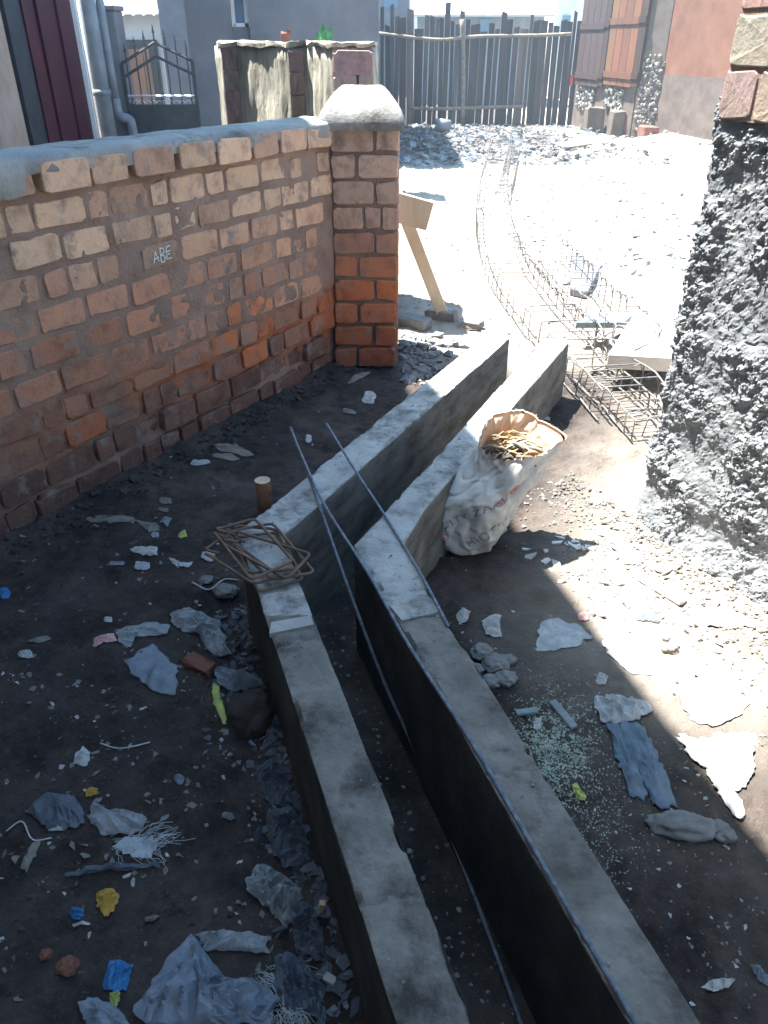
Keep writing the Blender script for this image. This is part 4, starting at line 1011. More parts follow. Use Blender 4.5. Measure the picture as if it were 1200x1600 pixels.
# bark and chips by the wall foot
for x, y, w, h, a, m, lb in [(362, 703, 60, 10, 12, 'woodchip', 'long bark strip near the brick wall foot, upper of the two'), (350, 713, 44, 9, 5, 'woodchip', 'second bark strip right under the longer one'),
                            (312, 722, 30, 9, -5, 'paper', 'small pale chip left of the bark strips'), (482, 684, 10, 13, 0, 'paper', 'small white chip near the tips of the long steel bars'),
                            (577, 620, 20, 18, 20, 'paper', 'torn white scrap between pillar foot and left kerb'), (560, 590, 40, 8, -30, 'woodchip', 'grey splinter at the foot of the pillar'),
                            (545, 640, 22, 7, 10, 'cardboard', 'thin grey chip on the soil left of the kerb tip'), (258, 780, 20, 9, 0, 'cardboard', 'flat oval chip close to the wall foot above the blue card'),
                            (255, 794, 18, 8, 0, 'cardboard', 'lower flat oval chip above the blue card'), (180, 880, 26, 9, 0, 'bluegrey', 'bluish scrap left of the grey rag'), (8, 928, 18, 22, 0, 'bluewrap', 'bright blue scrap at the left edge of the yard'),
                            (285, 833, 14, 10, 0, 'lime', 'tiny greenish scrap above the winged white scrap'), (325, 868, 24, 14, 10, 'paper', 'white glinting scrap just left of the stirrup pile'),
                            (95, 1290, 40, 9, -10, 'paper', 'pale crumpled streak below the dark grimy bag'), (280, 1215, 16, 14, 0, 'bluegrey', 'little blue-grey scrap in the middle of the yard'),
                            (356, 1270, 18, 12, 0, 'stone', 'grey chip between the white bowl and the kerb'), (207, 1376, 8, 14, 10, 'paper', 'tiny white splinter above the folded yellow wrapper'),
                            (60, 1000, 34, 10, -10, 'cardboard', 'thin grey rag at the left edge above the white oval scrap'), (236, 1432, 24, 10, -10, 'cardboard', 'grey film scrap right of the yellow wrapper')]:
    scrap('ground_scrap', quad(x, y, w, h, a, .2), m, lb, amp=.008, rings=5, n=24)
# right side
lit_side = [
 ('paper_scrap', [(712, 960), (722, 952), (735, 958), (730, 970), (718, 974)], 'paper', 'curled pale scrap left of the white paper right of the drain', .012),
 ('paper_scrap', [(752, 972), (765, 965), (783, 966), (780, 982), (785, 997), (770, 998), (758, 992)], 'paper', 'crumpled white paper in the shade below the sack', .016),
 ('paper_sheet', [(845, 975), (870, 968), (905, 978), (925, 995), (900, 1012), (860, 1018), (836, 1020), (840, 998)], 'cloth_g', 'flat dusty grey sheet half in the shade below the sack shadow', .005),
 ('red_scrap', quad(911, 967, 18, 12), 'pink', 'little red scrap on the lit soil beside the flat grey sheet', .008),
 ('paper_sheet', [(940, 995), (965, 992), (990, 1010), (1012, 1035), (1018, 1058), (985, 1052), (955, 1030), (942, 1015)], 'cloth', 'long blank white sheet in the sun above the pale cloth', .008),
 ('paper_scrap', quad(940, 1062, 18, 20, 20), 'paper', 'small white scrap at the shade edge above the pale cloth', .008),
 ('cloth_rag', [(927, 1095), (950, 1092), (985, 1096), (1012, 1098), (1020, 1110), (1000, 1125), (972, 1135), (945, 1133), (930, 1115)], 'cloth_g', 'grey wrinkled cloth touching the top of the blue denim rag', .03),
 ('lime_wrapper', [(893, 1228), (900, 1225), (906, 1235), (915, 1245), (914, 1254), (904, 1252), (896, 1242)], 'lime', 'bright yellow-green wrapper at the right kerb edge', .014),
 ('paper_scrap', [(1068, 1068), (1095, 1058), (1130, 1070), (1158, 1090), (1172, 1100), (1150, 1125), (1110, 1140), (1080, 1125), (1062, 1095)], 'cloth', 'large bright white sheet spread in the sun near the roughcast wall', .014),
 ('paper_scrap', quad(840, 1130, 12, 18, 10), 'paper', 'small pale triangle of paper above the greenish chips', .006),
 ('paper_scrap', [(960, 872), (985, 866), (1005, 874), (1000, 886), (975, 888)], 'paper', 'white crumpled wrapper near the end of the white plank', .016),
 ('paper_scrap', quad(1012, 968, 38, 14, 10), 'bluegrey', 'small bluish film on the lit soil below the white plank', .014),
 ('cloth_rag', [(1075, 965), (1110, 955), (1140, 962), (1165, 985), (1140, 990), (1100, 985), (1080, 980)], 'cloth', 'whitish rag among the fallen mortar by the roughcast wall', .025),
 ('paper_scrap', quad(937, 795, 28, 12, -20), 'paper', 'thin white scrap on the sunlit soil right of the sack', .008),
 ('paper_scrap', quad(845, 655, 30, 10, 0), 'paper', 'narrow pale scrap by the shadow of the right kerb end', .01),
 ('plastic_bag', [(1095, 1545), (1110, 1532), (1135, 1530), (1150, 1528), (1140, 1542), (1115, 1552)], 'paper', 'curved pale scrap near the bottom right corner', .014),
 ('plastic_bag', [(1172, 1505), (1185, 1508), (1200, 1522), (1205, 1540), (1188, 1530)], 'bluegrey', 'blue-grey scrap cut by the right edge near the bottom', .012),
]
for nm, px, m, lb, amp in lit_side: scrap(nm, px, m, lb, amp=amp)
def garment(name, legs, m, label, amp, cat):
    root = thing(name, label, cat, tuple(gp(*legs[0][1][0])))
    for nm, px in legs:
        o = scrap(nm, px, m, None, amp=amp, fold=13, rings=22, n=110, th=.003, stretch=(.8, 3.2), smooth=True)
        mw = o.location.copy(); o.parent = root; o.location = mw - root.location
garment('denim_rag', [('trouser_leg', [(945, 1130), (968, 1135), (985, 1175), (1000, 1210), (1012, 1240), (1005, 1248), (985, 1245), (975, 1215), (962, 1180), (955, 1150)]),
                      ('trouser_leg', [(965, 1126), (1000, 1135), (1018, 1160), (1035, 1200), (1050, 1235), (1054, 1255), (1042, 1266), (1025, 1262), (1010, 1230), (990, 1190), (972, 1150)])],
        'denim', 'torn blue-grey denim trousers lying in the shade edge at the right', .022, 'trousers')
garment('white_cloth', [('cloth_fold', [(1057, 1148), (1085, 1158), (1125, 1150), (1150, 1150), (1172, 1165), (1180, 1200), (1165, 1232), (1140, 1238), (1120, 1215), (1098, 1200), (1070, 1178)]),
                        ('cloth_tail', [(1102, 1190), (1125, 1200), (1140, 1235), (1155, 1262), (1165, 1275), (1156, 1282), (1142, 1272), (1122, 1240), (1106, 1212)])],
        'cloth', 'white cotton cloth twisted in the sun at the right, its tail toward the camera', .035, 'cloth')
def plank_on_ground(name, p, q, w, th, m, label):
    a = gp(*p); b = gp(*q); a.z = gz(a.x, a.y) + th * .6; b.z = gz(b.x, b.y) + th * .6; return board(name, a, b, w, th, m, label, 'plank', face=(0, 0, 1))
plank_on_ground('white_plank', (985, 898), (1066, 950), .035, .02, 'cloth', 'long whitewashed batten lying at the foot of the roughcast wall')
plank_on_ground('wooden_batten', (862, 1097), (897, 1138), .024, .012, 'woodgreen', 'grey-green batten lying in the shade above the greenish chips')
plank_on_ground('wood_sliver', (806, 1117), (840, 1112), .02, .01, 'woodgreen', 'short grey stick at the right kerb above the greenish chips')
plank_on_ground('wood_sliver', (885, 237), (925, 232), .10, .04, 'woodchip', 'dark plank lying on the sunlit bank before the shuttered house')
lump('flat_stone', 1066, 1294, (.085, .04, .03), 'stone', 'wide flat grey stone below the denim trousers', seed=14, ang=-6)
lump('flat_stone', 1128, 1302, (.032, .03, .02), 'stone', 'smaller flat stone right of the wide grey stone', seed=16)
lump('pale_stone', 1045, 1018, (.03, .02, .016), 'rubble', 'single pale stone on the lit soil below the white plank', seed=17)
lump('pale_stone', 1040, 1000, (.012, .012, .01), 'rubble', 'tiny pale pebble beside the single pale stone', seed=27)
for k, (x, y, r, lb) in enumerate([(752, 1025, .03, 'broken mortar lump highest in the pile against the right kerb'), (775, 1040, .036, 'biggest broken mortar lump of the kerb pile'), (790, 1062, .03, 'flat broken lump at the front of the kerb pile'), (742, 1045, .022, 'small broken lump tucked in the kerb pile'), (795, 1032, .02, 'small broken lump right of the kerb pile'), (768, 1065, .026, 'lowest broken lump of the kerb pile touching the kerb')]):
    lump('mortar_lump', x, y, (r * 1.2, r, r * .7), 'stone', lb, seed=40 + k)
# greenish wood chips, pebbles and small rubbish too fine to count
def chips(name, n, pick, size, m, label, flat=.3):
    mb = MB()
    for _ in range(n):
        x, y = pick(); s = random.uniform(*size); e = Euler((random.gauss(0, .35), random.gauss(0, .35), random.uniform(0, 6.3))).to_matrix(); z = gz(x, y) + s * .25
        w, l = s * random.uniform(.4, 1), s
        v = [(-l, -w, 0), (l * random.uniform(.6, 1), -w * random.random(), 0), (l * random.uniform(.3, 1), w, 0), (-l * random.random(), w * random.uniform(.5, 1), 0)]; h = s * flat
        vs = [Vector((x, y, z)) + e @ Vector(q) for q in v] + [Vector((x, y, z - h)) + e @ Vector(q) for q in v]
        mb.add(vs, [(0, 1, 2, 3), (7, 6, 5, 4), (0, 4, 5, 1), (1, 5, 6, 2), (2, 6, 7, 3), (3, 7, 4, 0)])
    o = mb.build(name, m if not isinstance(m, str) else M[m]); tag(o, label, 'litter', kind='stuff'); return o
def pxpick(cx, cy, sx, sy, cond=None):
    def f():
        for _ in range(40):
            x = random.gauss(cx, sx); y = random.gauss(cy, sy); p = gp(x, max(y, 190))
            if cond is None or cond(p): return p.x, p.y
        return p.x, p.y
    return f
outR = lambda p: p.x > path_x(R_OUT, p.y) + .02
outL = lambda p: p.x < path_x(L_OUT, p.y) - .01 and (p.x + .26) * -.8438 - (p.y - 4.2) * -.5366 < 9
chips('wood_chips', 3600, pxpick(868, 1165, 34, 46, outR), (.001, .0042), 'sawdust', 'pale greenish wood chips strewn beside the right kerb')
chips('wood_chips', 900, pxpick(935, 1290, 40, 60, outR), (.001, .003), 'sawdust', 'thin scatter of pale chips below the greenish chips')
def leftpick():
    while 1:
        x = random.uniform(-20, 520); y = random.triangular(560, 1600, 1000); p = gp(x, y)
        s = (p.x + .26) * -.8438 - (p.y - 4.2) * -.5366
        if mnoise.noise(Vector((p.x * 5.5, p.y * 5.5, 3.3))) < .08 and random.random() < .82: continue
        if outL(p) and s < -0.0 + 99 and (p.x - W_END.x) * WN.x + (p.y - W_END.y) * WN.y < -.03: return p.x, p.y
def kerbpick():
    while 1:
        y = random.uniform(.6, 2.1); x = path_x(L_OUT, y) - abs(random.gauss(0, .06)) - .005; return x, y
chips('small_litter', 260, leftpick, (.004, .012), 'cardboard', 'small grey chips trodden into the left yard soil')
chips('small_litter', 90, leftpick, (.003, .010), 'paper', 'small whitish paper bits on the left yard soil')
chips('small_litter', 420, kerbpick, (.006, .022), 'darkplastic', 'grimy plastic shreds packed along the foot of the left kerb')
chips('small_litter', 150, kerbpick, (.005, .016), 'bluegrey', 'blue-grey plastic shreds along the foot of the left kerb')
stones('soil_clods', 500, leftpick, (.002, .008), M['mud'], 'small dark soil clods scattered over the left yard')
stones('pebbles', 120, leftpick, (.002, .008), M['stone'], 'small grey pebbles in the left yard')
def rightpick():
    while 1:
        x = random.uniform(640, 1220); y = random.uniform(620, 1620); p = gp(x, y)
        if mnoise.noise(Vector((p.x * 6, p.y * 6, 8.3))) < .05 and random.random() < .8: continue
        if outR(p) and (p.x - RC.x) * RN.x + (p.y - RC.y) * RN.y < -.03: return p.x, p.y
stones('pebbles', 450, rightpick, (.002, .006), M['rubble'], 'small pale pebbles on the path right of the drain')
chips('small_litter', 150, rightpick, (.002, .007), 'cloth_g', 'little torn bits strewn on the path right of the drain')
def rimpick():
    s = random.uniform(.2, 1.9); q = random.uniform(.1, .5); p = RC + RD * (s - .3) - RN * q; return p.x, p.y
chips('small_litter', 260, rimpick, (.008, .025), 'cloth', 'whitish torn paper and plaster flakes near the roughcast wall')
def pathpick():
    x = random.uniform(630, 1150); y = 205 + 420 * random.random() ** 1.5; p = gp(x, y); return p.x, p.y
stones('pebbles', 600, pathpick, (.004, .018), M['rubble'], 'pale stones scattered over the sunlit path')
def farpick():
    return random.gauss(1.6, 1.3), random.uniform(12.3, 18.2)
stones('pebbles', 1600, farpick, (.015, .05), M['stone'], 'dark stones in front of the wooden fence')
chips('small_litter', 1300, farpick, (.02, .09), 'whiteplastic', 'white and bluish rubbish strewn before the wooden fence', flat=.15)
chips('small_litter', 600, farpick, (.02, .09), 'darkplastic', 'dark rubbish strewn before the wooden fence', flat=.15)
def inside():
    y = random.uniform(.6, 3.6); f = random.random(); x = path_x(L_IN, y) * (1 - f) + path_x(R_IN, y) * f; return x, y
stones('drain_crumbs', 420, inside, (.002, .008), M['stone'], 'grit lying on the bottom of the open drain')
def kerbtop():
    a, b = random.choice(((L_OUT, L_IN), (R_IN, R_OUT))); y = random.uniform(.6, 3.6); f = random.uniform(.12, .88); return path_x(a, y) * (1 - f) + path_x(b, y) * f, y
_gz = gz
gz = lambda x, y: HT + .001
stones('kerb_grit', 260, kerbtop, (.001, .0045), M['rubble'], 'fine grit lying on top of both drain kerbs')
gz = _gz
def wallfoot():
    s = random.uniform(0, WLEN + .3); p = W0 + WD * s - WN * (.03 + abs(random.gauss(0, .07))); return p.x, p.y
stones('wall_foot_rubble', 500, wallfoot, (.005, .02), M['mud'], 'dark crumbled brick and soil along the foot of the low brick wall')
def pilf():
    return P0.x + .38 + abs(random.gauss(0, .12)), P0.y + random.uniform(-.3, .5)
stones('wall_foot_rubble', 260, pilf, (.01, .035), M['stone'], 'grey rubble heaped right of the brick pillar')
# bucket lying in the far rubbish
t = gp(692, 210); mb = MB(); mb.tube([(t.x - .14, t.y, .16), (t.x - .05, t.y, .17), (t.x + .13, t.y + .05, .15)], .12, 14, taper=.85)
tag(mb.build('tin_can', M['pvc'], smooth=True), 'grey metal can lying in the rubbish before the fence', 'can')

# ------------------------------------------------------------------ plastered wall stub behind
Y5 = 5.15
stub = thing('plastered_wall', 'short stepped wall of raked lime plaster and brick behind the pillar', 'wall', (-.5, Y5, 0))
zt = 1.555
def stub_box(poly, z1, m, name, amp=.016):
    mb = MB(); mb.prism(poly, -.05, z1); o = mb.build(name, M[m], stub)
    bm = bmesh.new(); bm.from_mesh(o.data)
    bmesh.ops.subdivide_edges(bm, edges=bm.edges, cuts=22, use_grid_fill=True)
    bm.normal_update()
    for v in bm.verts: v.co += v.normal * amp * mnoise.fractal(Vector((v.co.x * 16, v.co.y * 16, v.co.z * 5)), 1, 2, 4)
    bm.to_mesh(o.data); bm.free()
    for p in o.data.polygons: p.use_smooth = True
    return o
def xx(px, Y): return at(px, 110, Y).x
A = (xx(520, 5.0), 5.0); B = (xx(584, 5.0), 5.0); E1 = (xx(478, 5.35), 5.35); E2 = (xx(450, 5.35), 5.35); E3 = (xx(374, 5.75), 5.75); E4 = (xx(347, 5.75), 5.75)
stub_box([A, B, (B[0] + .02, 5.6), (E1[0] + .12, 5.62), (E1[0], E1[1] + .02)], zt, 'rawplaster', 'plaster_face')
stub_box([(E2[0], E2[1]), (E1[0] + .1, E1[1] + .001), (E1[0] + .12, 5.8), (E3[0] + .1, 6.0), (E3[0], E3[1] + .02)], zt - .004, 'rawplaster', 'plaster_face')
stub_box([(E4[0], E4[1]), (E3[0] + .12, E3[1]), (E3[0] + .2, 6.1), (E4[0] - .1, 6.1)], zt - .008, 'rawplaster', 'plaster_face')
for (x0, x1, y) in ((E2[0] + .004, E1[0] - .004, E1[1] - .012), (E4[0] + .004, E3[0] - .004, E3[1] - .012), (A[0] + .0, B[0] + .005, A[1] - .04)):
    for k in range(13):
        big = x1 - x0 > .2
        z = zt - .075 - k * .118
        if z < 0: break
        ws = [x1 - x0] if (not big or k % 2 == 0) else [(x1 - x0) * .6, (x1 - x0) * .38]; s = 0
        for w in ws:
            put_brick(stub, 'L', Vector((x0, y, 0)), Vector((1, 0, 0)), s + w / 2, z, 0.005, w - .006, tuple(c * random.uniform(.85, 1.15) for c in ((.34, .275, .235) if big else (.19, .145, .12))), h=.128); s += w
mb = MB(); mb.prism([(A[0], A[1] - .012), (B[0] + .005, B[1] - .012), (B[0] + .02, 5.6), (E1[0] + .12, 5.62), (E3[0] + .15, 6.05), (E4[0] - .08, 6.05), (E4[0], E4[1] - .012), (E3[0], E3[1] - .012), (E2[0], E2[1] - .01), (E1[0], E1[1] - .012)], zt + .002, zt + .022)
o = mb.build('mortar_top', M['rawplaster'], stub); bm = bmesh.new(); bm.from_mesh(o.data); bmesh.ops.triangulate(bm, faces=bm.faces)
for _ in range(3): bmesh.ops.subdivide_edges(bm, edges=[e for e in bm.edges if e.calc_length() > .03], cuts=1)
for v in bm.verts:
    q = v.co * 14; v.co += Vector((mnoise.noise(q), mnoise.noise(q + Vector((5, 5, 5))), mnoise.fractal(q, 1, 2, 3) * 1.2)) * .016
bm.to_mesh(o.data); bm.free()
# things on top of it
p = at(505, 55, 5.3); mb = MB()
for k in range(9):
    a = random.uniform(-1, 1.4); c = Vector((p.x + random.uniform(-.04, .05), 5.3 + random.uniform(-.03, .03), 1.585)); d = Vector((random.uniform(-.3, 1) * .05, random.uniform(-.02, .02), random.uniform(.03, .09)))
    w = Vector((.014, random.uniform(-.01, .01), 0)); mid = c + d * .6
    mb.add([c - w * .3, c + w * .3, mid + w, mid - w, c + d, c - w * .3 + Vector((0, .003, 0)), c + w * .3 + Vector((0, .003, 0)), mid + w + Vector((0, .003, 0)), mid - w + Vector((0, .003, 0)), c + d + Vector((0, .003, 0))],
           [(0, 1, 2, 3), (3, 2, 4), (5, 8, 7, 6), (8, 9, 7), (0, 3, 8, 5), (1, 6, 7, 2), (2, 7, 9, 4), (3, 4, 9, 8)])
tag(mb.build('green_scrap', M['green']), 'bright green crumpled plastic on top of the plastered wall stub', 'plastic')
p = at(447, 60, 5.6); mb = MB(); mb.box((p.x, 5.6, 1.605), (.05, .03, .045), jit=.008); mb.box((p.x + .02, 5.6, 1.63), (.02, .02, .03), jit=.004)
tag(mb.build('red_scrap', M['redstone']), 'small red-brown lump on top of the plastered wall stub', 'scrap')

# ------------------------------------------------------------------ left house (casts the shade)
HL = thing('left_house', 'tall house along the left, maroon metal door and tan wall, eave shading the yard', 'house', (-3, 6, 0))
hd = Vector((-.28, 1, 0)).normalized(); hn = Vector((-hd.y, hd.x, 0))       # hn points away from the alley (left)
EH = 5.0; eave0 = Vector((.455 - .37 * EH, 2.6 + .15 * EH, 0))              # eave line: its shadow falls across drain and path
face0 = eave0 + hn * .55
def hp(s, n): q = face0 + hd * s + hn * n; return (q.x, q.y)
SE = 1.9
AN0 = Vector((*hp(SE, 0), 0)); AN1 = Vector((at(129, 60, 9.45).x, 9.45, 0)); and_ = (AN1 - AN0).normalized(); ann = Vector((-and_.y, and_.x, 0))
def hp2(s, n): q = AN0 + and_ * s + ann * n; return (q.x, q.y)
def s_at(px):                                                             # where the sight line of a column meets the annex wall
    d = ray(px, 60); a = Vector((d.x, d.y)); A_ = np.array([[a.x, -and_.x], [a.y, -and_.y]]); return float(np.linalg.solve(A_, np.array([AN0.x, AN0.y]))[1])
SEND = (AN1 - AN0).length
mb = MB(); mb.prism([hp(-9, 0), hp(SE, 0), hp(SE, 5), hp(-9, 5)], -.1, EH - .1); mb.build('wall', M['tanwall'], HL)
mb = MB(); mb.prism([hp2(.004, 0), hp2(SEND, 0), hp2(SEND, 4), hp2(.004, 4)], -.1, 3.0); mb.build('annex_wall', M['tanwall'], HL)
mb = MB(); mb.prism([hp2(.06, -.1), hp2(SEND + .1, -.1), hp2(SEND + .1, 4), hp2(.06, 4)], 3.004, 3.08); mb.build('annex_roof', M['rusttin'], HL)
ev = [eave0 + hd * s for s in (-9.3, SE + .25)]
mb = MB(); n0 = Vector((ev[0].x, ev[0].y, EH)); n1 = Vector((ev[1].x, ev[1].y, EH)); r1 = n1 + hn * 3.3 + Vector((0, 0, 1.5)); r0 = n0 + hn * 3.3 + Vector((0, 0, 1.5)); e1 = n1 + hn * 6.3; e0 = n0 + hn * 6.3
up = Vector((0, 0, .05)); mb.add([n0, n1, r1, r0, e1, e0, n0 + up, n1 + up, r1 + up, r0 + up, e1 + up, e0 + up], [(0, 3, 2, 1), (3, 5, 4, 2), (6, 7, 8, 9), (9, 8, 10, 11), (0, 1, 7, 6), (4, 5, 11, 10), (1, 2, 8, 7), (2, 4, 10, 8), (0, 6, 9, 3), (3, 9, 11, 5)])
mb.build('roof', M['rusttin'], HL)
# maroon folded metal door panels and dark reveal
def facade_panel(s0, s1, z0, z1, proud, m, name):
    mb = MB(); mb.prism([hp2(s0, -proud), hp2(s1, -proud), hp2(s1, .02), hp2(s0, .02)], z0, z1); return mb.build(name, M[m], HL)
sa, sb, sc_, sd_ = s_at(10), s_at(35), s_at(112), s_at(118)
facade_panel(sa, sb, .0, 2.6, .03, 'ironpaint', 'door_reveal')
n = 5
for k in range(n):
    u = sb + (sc_ - sb) * k / n; v = sb + (sc_ - sb) * (k + 1) / n - .015; facade_panel(u, v, .0, 2.6, .045 + .02 * (k % 2), 'maroon', 'door_panel')
facade_panel(sc_, sc_ + .06, .0, 2.65, .085, 'whitewall', 'door_frame')
# pipes at the corner
pp = thing('drain_pipe', 'fat grey plastic downpipe at the corner of the left house', 'pipe', (at(145, 60, 9.57).x, 9.57, 0))
YE = 9.45; x, y = at(145, 60, YE + .12).x, YE + .12; MB().tube([(x, y, 0), (x, y, 2.98)], .085, 14).build('pipe', M['pvc'], pp, smooth=True)
MB().tube([(x, y, 1.06), (x, y, 1.12)], .098, 14).build('collar', M['pvc'], pp, smooth=True)
p2 = at(165, 60, YE + .2); x, y = p2.x, p2.y
pp = thing('drain_pipe', 'thin grey pipe with an elbow right of the fat downpipe', 'pipe', (x, y, 0))
MB().tube([(x, y, 1.02), (x, y, 1.3), (x, y, 2.98)], .045, 12).build('pipe', M['pvc'], pp, smooth=True)
MB().tube(smooth_path([(x, y, 1.03), (x + .01, y, .88), (x + .06, y - .02, .84), (x + .11, y, .82), (x + .14, y, .72), (x + .14, y, .0)], 5), .05, 12).build('elbow', M['pvc'], pp, smooth=True)

hb = thing('sky_block_house', 'unseen tan house added behind the camera to block sky light', 'house', (0, -2.2, 0))  # unseen house, added to cut sky light on the near ground
MB().box((.5, -3.7, 1.9), (5, 3, 4.0)).build('wall', M['tanwall'], hb)
MB().box((.5, -3.7, 3.96), (5.6, 3.6, .08)).build('roof', M['rusttin'], hb)

# ------------------------------------------------------------------ gate, grey house, white house
YG = 9.7
def X9(px, py=100): return at(px, py, YG).x
gp1 = thing('gate_post', 'grey rendered gate post left of the iron gate', 'post', (X9(172), YG, 0))
mb = MB(); mb.box((X9(174), YG + .15, .9), (X9(192) - X9(158), .3, 1.9), bev=.015); mb.build('post', M['greywall'], gp1)
mb = MB(); mb.box((X9(174), YG + .15, 1.87), (X9(194) - X9(155), .34, .05), bev=.01); mb.build('post_cap', M['greywall'], gp1)
gate = thing('iron_gate', 'black wrought iron gate with spear tips and a solid lower sheet', 'gate', (X9(240), YG, 0))
xl, xr = X9(190), X9(301); xm = (xl + xr) / 2; zl, zm, zr = at(186, 100, YG).z, at(240, 66, YG).z, at(297, 95, YG).z; zs = at(240, 163, YG).z; zt_ = at(240, 150, YG).z
mb = MB(); mb.box(((xl + xr) / 2, YG, (zs + .05) / 2), (xr - xl - .02, .012, zs - .05)); mb.build('lower_sheet', M['ironpaint'], gate)
for x, z in ((xl, zl), (xr, zr)): MB().box((x, YG, z / 2), (.035, .035, z)).build('upright', M['ironpaint'], gate)
for dz in (0, -.13):
    for (x0, z0, x1, z1) in ((xl, zl, xm, zm), (xm, zm, xr, zr)): MB().tube([(x0, YG, z0 + dz), (x1, YG, z1 + dz)], .016, 5).build('sloping_rail', M['ironpaint'], gate)
MB().tube([(xl, YG, zt_), (xr, YG, zt_)], .014, 5).build('lower_rail', M['tin'], gate)
nb = 7
for k in range(nb):
    f = (k + .5 + .0) / nb; x = xl + (xr - xl) * f; zz_ = (zl + (zm - zl) * f * 2) if f < .5 else (zm + (zr - zm) * (f - .5) * 2)
    MB().tube([(x, YG, zs - .02), (x, YG, zz_ + .09)], .009, 5).build('bar', M['ironpaint'], gate); bar_ = [o_ for o_ in gate.children if o_.name.startswith('bar')][-1] if False else C.objects[-1]
    MB().tube([(x, YG, zz_ + .085), (x, YG, zz_ + .11), (x, YG, zz_ + .17)], .02, 5, taper=.1).build('spear_tip', M['ironpaint'], bar_)
for k in range(12):
    x = xl + (xr - xl) * (k + .5) / 12; r_ = (xr - xl) / 26
    MB().tube([(x + r_ * math.cos(a), YG, zs + .012 + r_ * .8 * math.sin(a)) for a in np.linspace(0, math.pi, 6)], .006, 4).build('scallop', M['tin'], gate)

gh_ = thing('grey_house', 'grey rendered house wall with a blue-framed window behind the stub wall', 'house', (X9(440), YG, 0))
xa = X9(289, 20); xb = at(362, 60, YG).x; xc = at(392, 60, YG + .0).x; xd = at(592, 60, YG).x; wz0 = at(380, 42, YG).z
for (p_, q_) in ((xa, xb), (xc, xd)): MB().box(((p_ + q_) / 2, YG + .2, 1.0), (q_ - p_, .4, 2.2)).build('wall', M['greywall'], gh_)
MB().box(((xb + xc) / 2, YG + .24, (wz0 - .05) / 2), (xc - xb - .004, .3, wz0 + .05)).build('sill_wall', M['greywall'], gh_)
MB().box(((xa + xd) / 2 - .5, YG + .9, 2.14), (xd - xa - 1.0, 1.9, .07)).build('roof', M['rusttin'], gh_)
MB().box((xd - 1.55, 15.4, 1.6), (3.0, 5.6, 3.3)).build('shade_wing', M['greywall'], gh_)  # unseen wing and roof, added to shade the rubble before the fence
MB().box((xd - 1.55, 15.4, 3.3), (3.1, 5.7, .08)).build('shade_roof', M['rusttin'], gh_)
fr = MB(); fr.box((xb + .02, YG + .12, wz0 + .2), (.035, .05, .4)); fr.box((xc - .04, YG + .12, wz0 + .2), (.05, .05, .4)); fr.box(((xb + xc) / 2, YG + .12, wz0 + .018), (xc - xb - .05, .05, .035))
wf = fr.build('window_frame', M['whitewall'], gh_)
pn = MB(); pn.box(((xb + xc) / 2 - .01, YG + .16, wz0 + .2), (xc - xb - .1, .012, .38)); pn.build('window_pane', M['glass'], wf)

wh = thing('white_house', 'white house with corrugated roof and brown door beyond the iron gate', 'house', (-4.5, 14, 0))
YW = 14.5
x0, x1 = at(150, 100, YW).x, at(345, 100, YW).x; zr0 = at(240, 22, YW).z
mb = MB(); mb.box(((x0 + x1) / 2, YW + 1.5, zr0 / 2), (x1 - x0, 3, zr0)); mb.build('wall', M['whitewall'], wh)
# corrugated roof
V = []; nn = 200
for k in range(nn + 1):
    x = x0 - .3 + (x1 - x0 + .6) * k / nn; w = .022 * math.sin(x * 2 * math.pi / .16)
    V += [(x, YW - .35, zr0 + .0 + w), (x, YW + 2, zr0 + .75 + w), (x, YW - .35, zr0 - .006 + w), (x, YW + 2, zr0 + .744 + w)]
F = []
for k in range(nn): a = 4 * k; F += [(a, a + 4, a + 5, a + 1), (a + 2, a + 3, a + 7, a + 6), (a, a + 2, a + 6, a + 4), (a + 1, a + 5, a + 7, a + 3)]
me = mesh('roof', V, F); place('roof', me, M['tin'], wh)
dx0, dx1 = at(186, 100, YW).x, at(250, 100, YW).x; dz1 = at(215, 62, YW).z
mb = MB(); mb.box(((dx0 + dx1) / 2, YW - .03, dz1 / 2), (dx1 - dx0, .05, dz1)); mb.build('door_surround', M['ironpaint'], wh)
np_ = 4
for k in range(np_):
    w = (dx1 - dx0 - .2) / np_; mb = MB(); mb.box((dx0 + .08 + w * (k + .5), YW - .075, dz1 / 2 - .06), (w - .012, .03, dz1 - .14)); mb.build('door_plank', M['shutter'], wh, color=(.28, .13, .07))

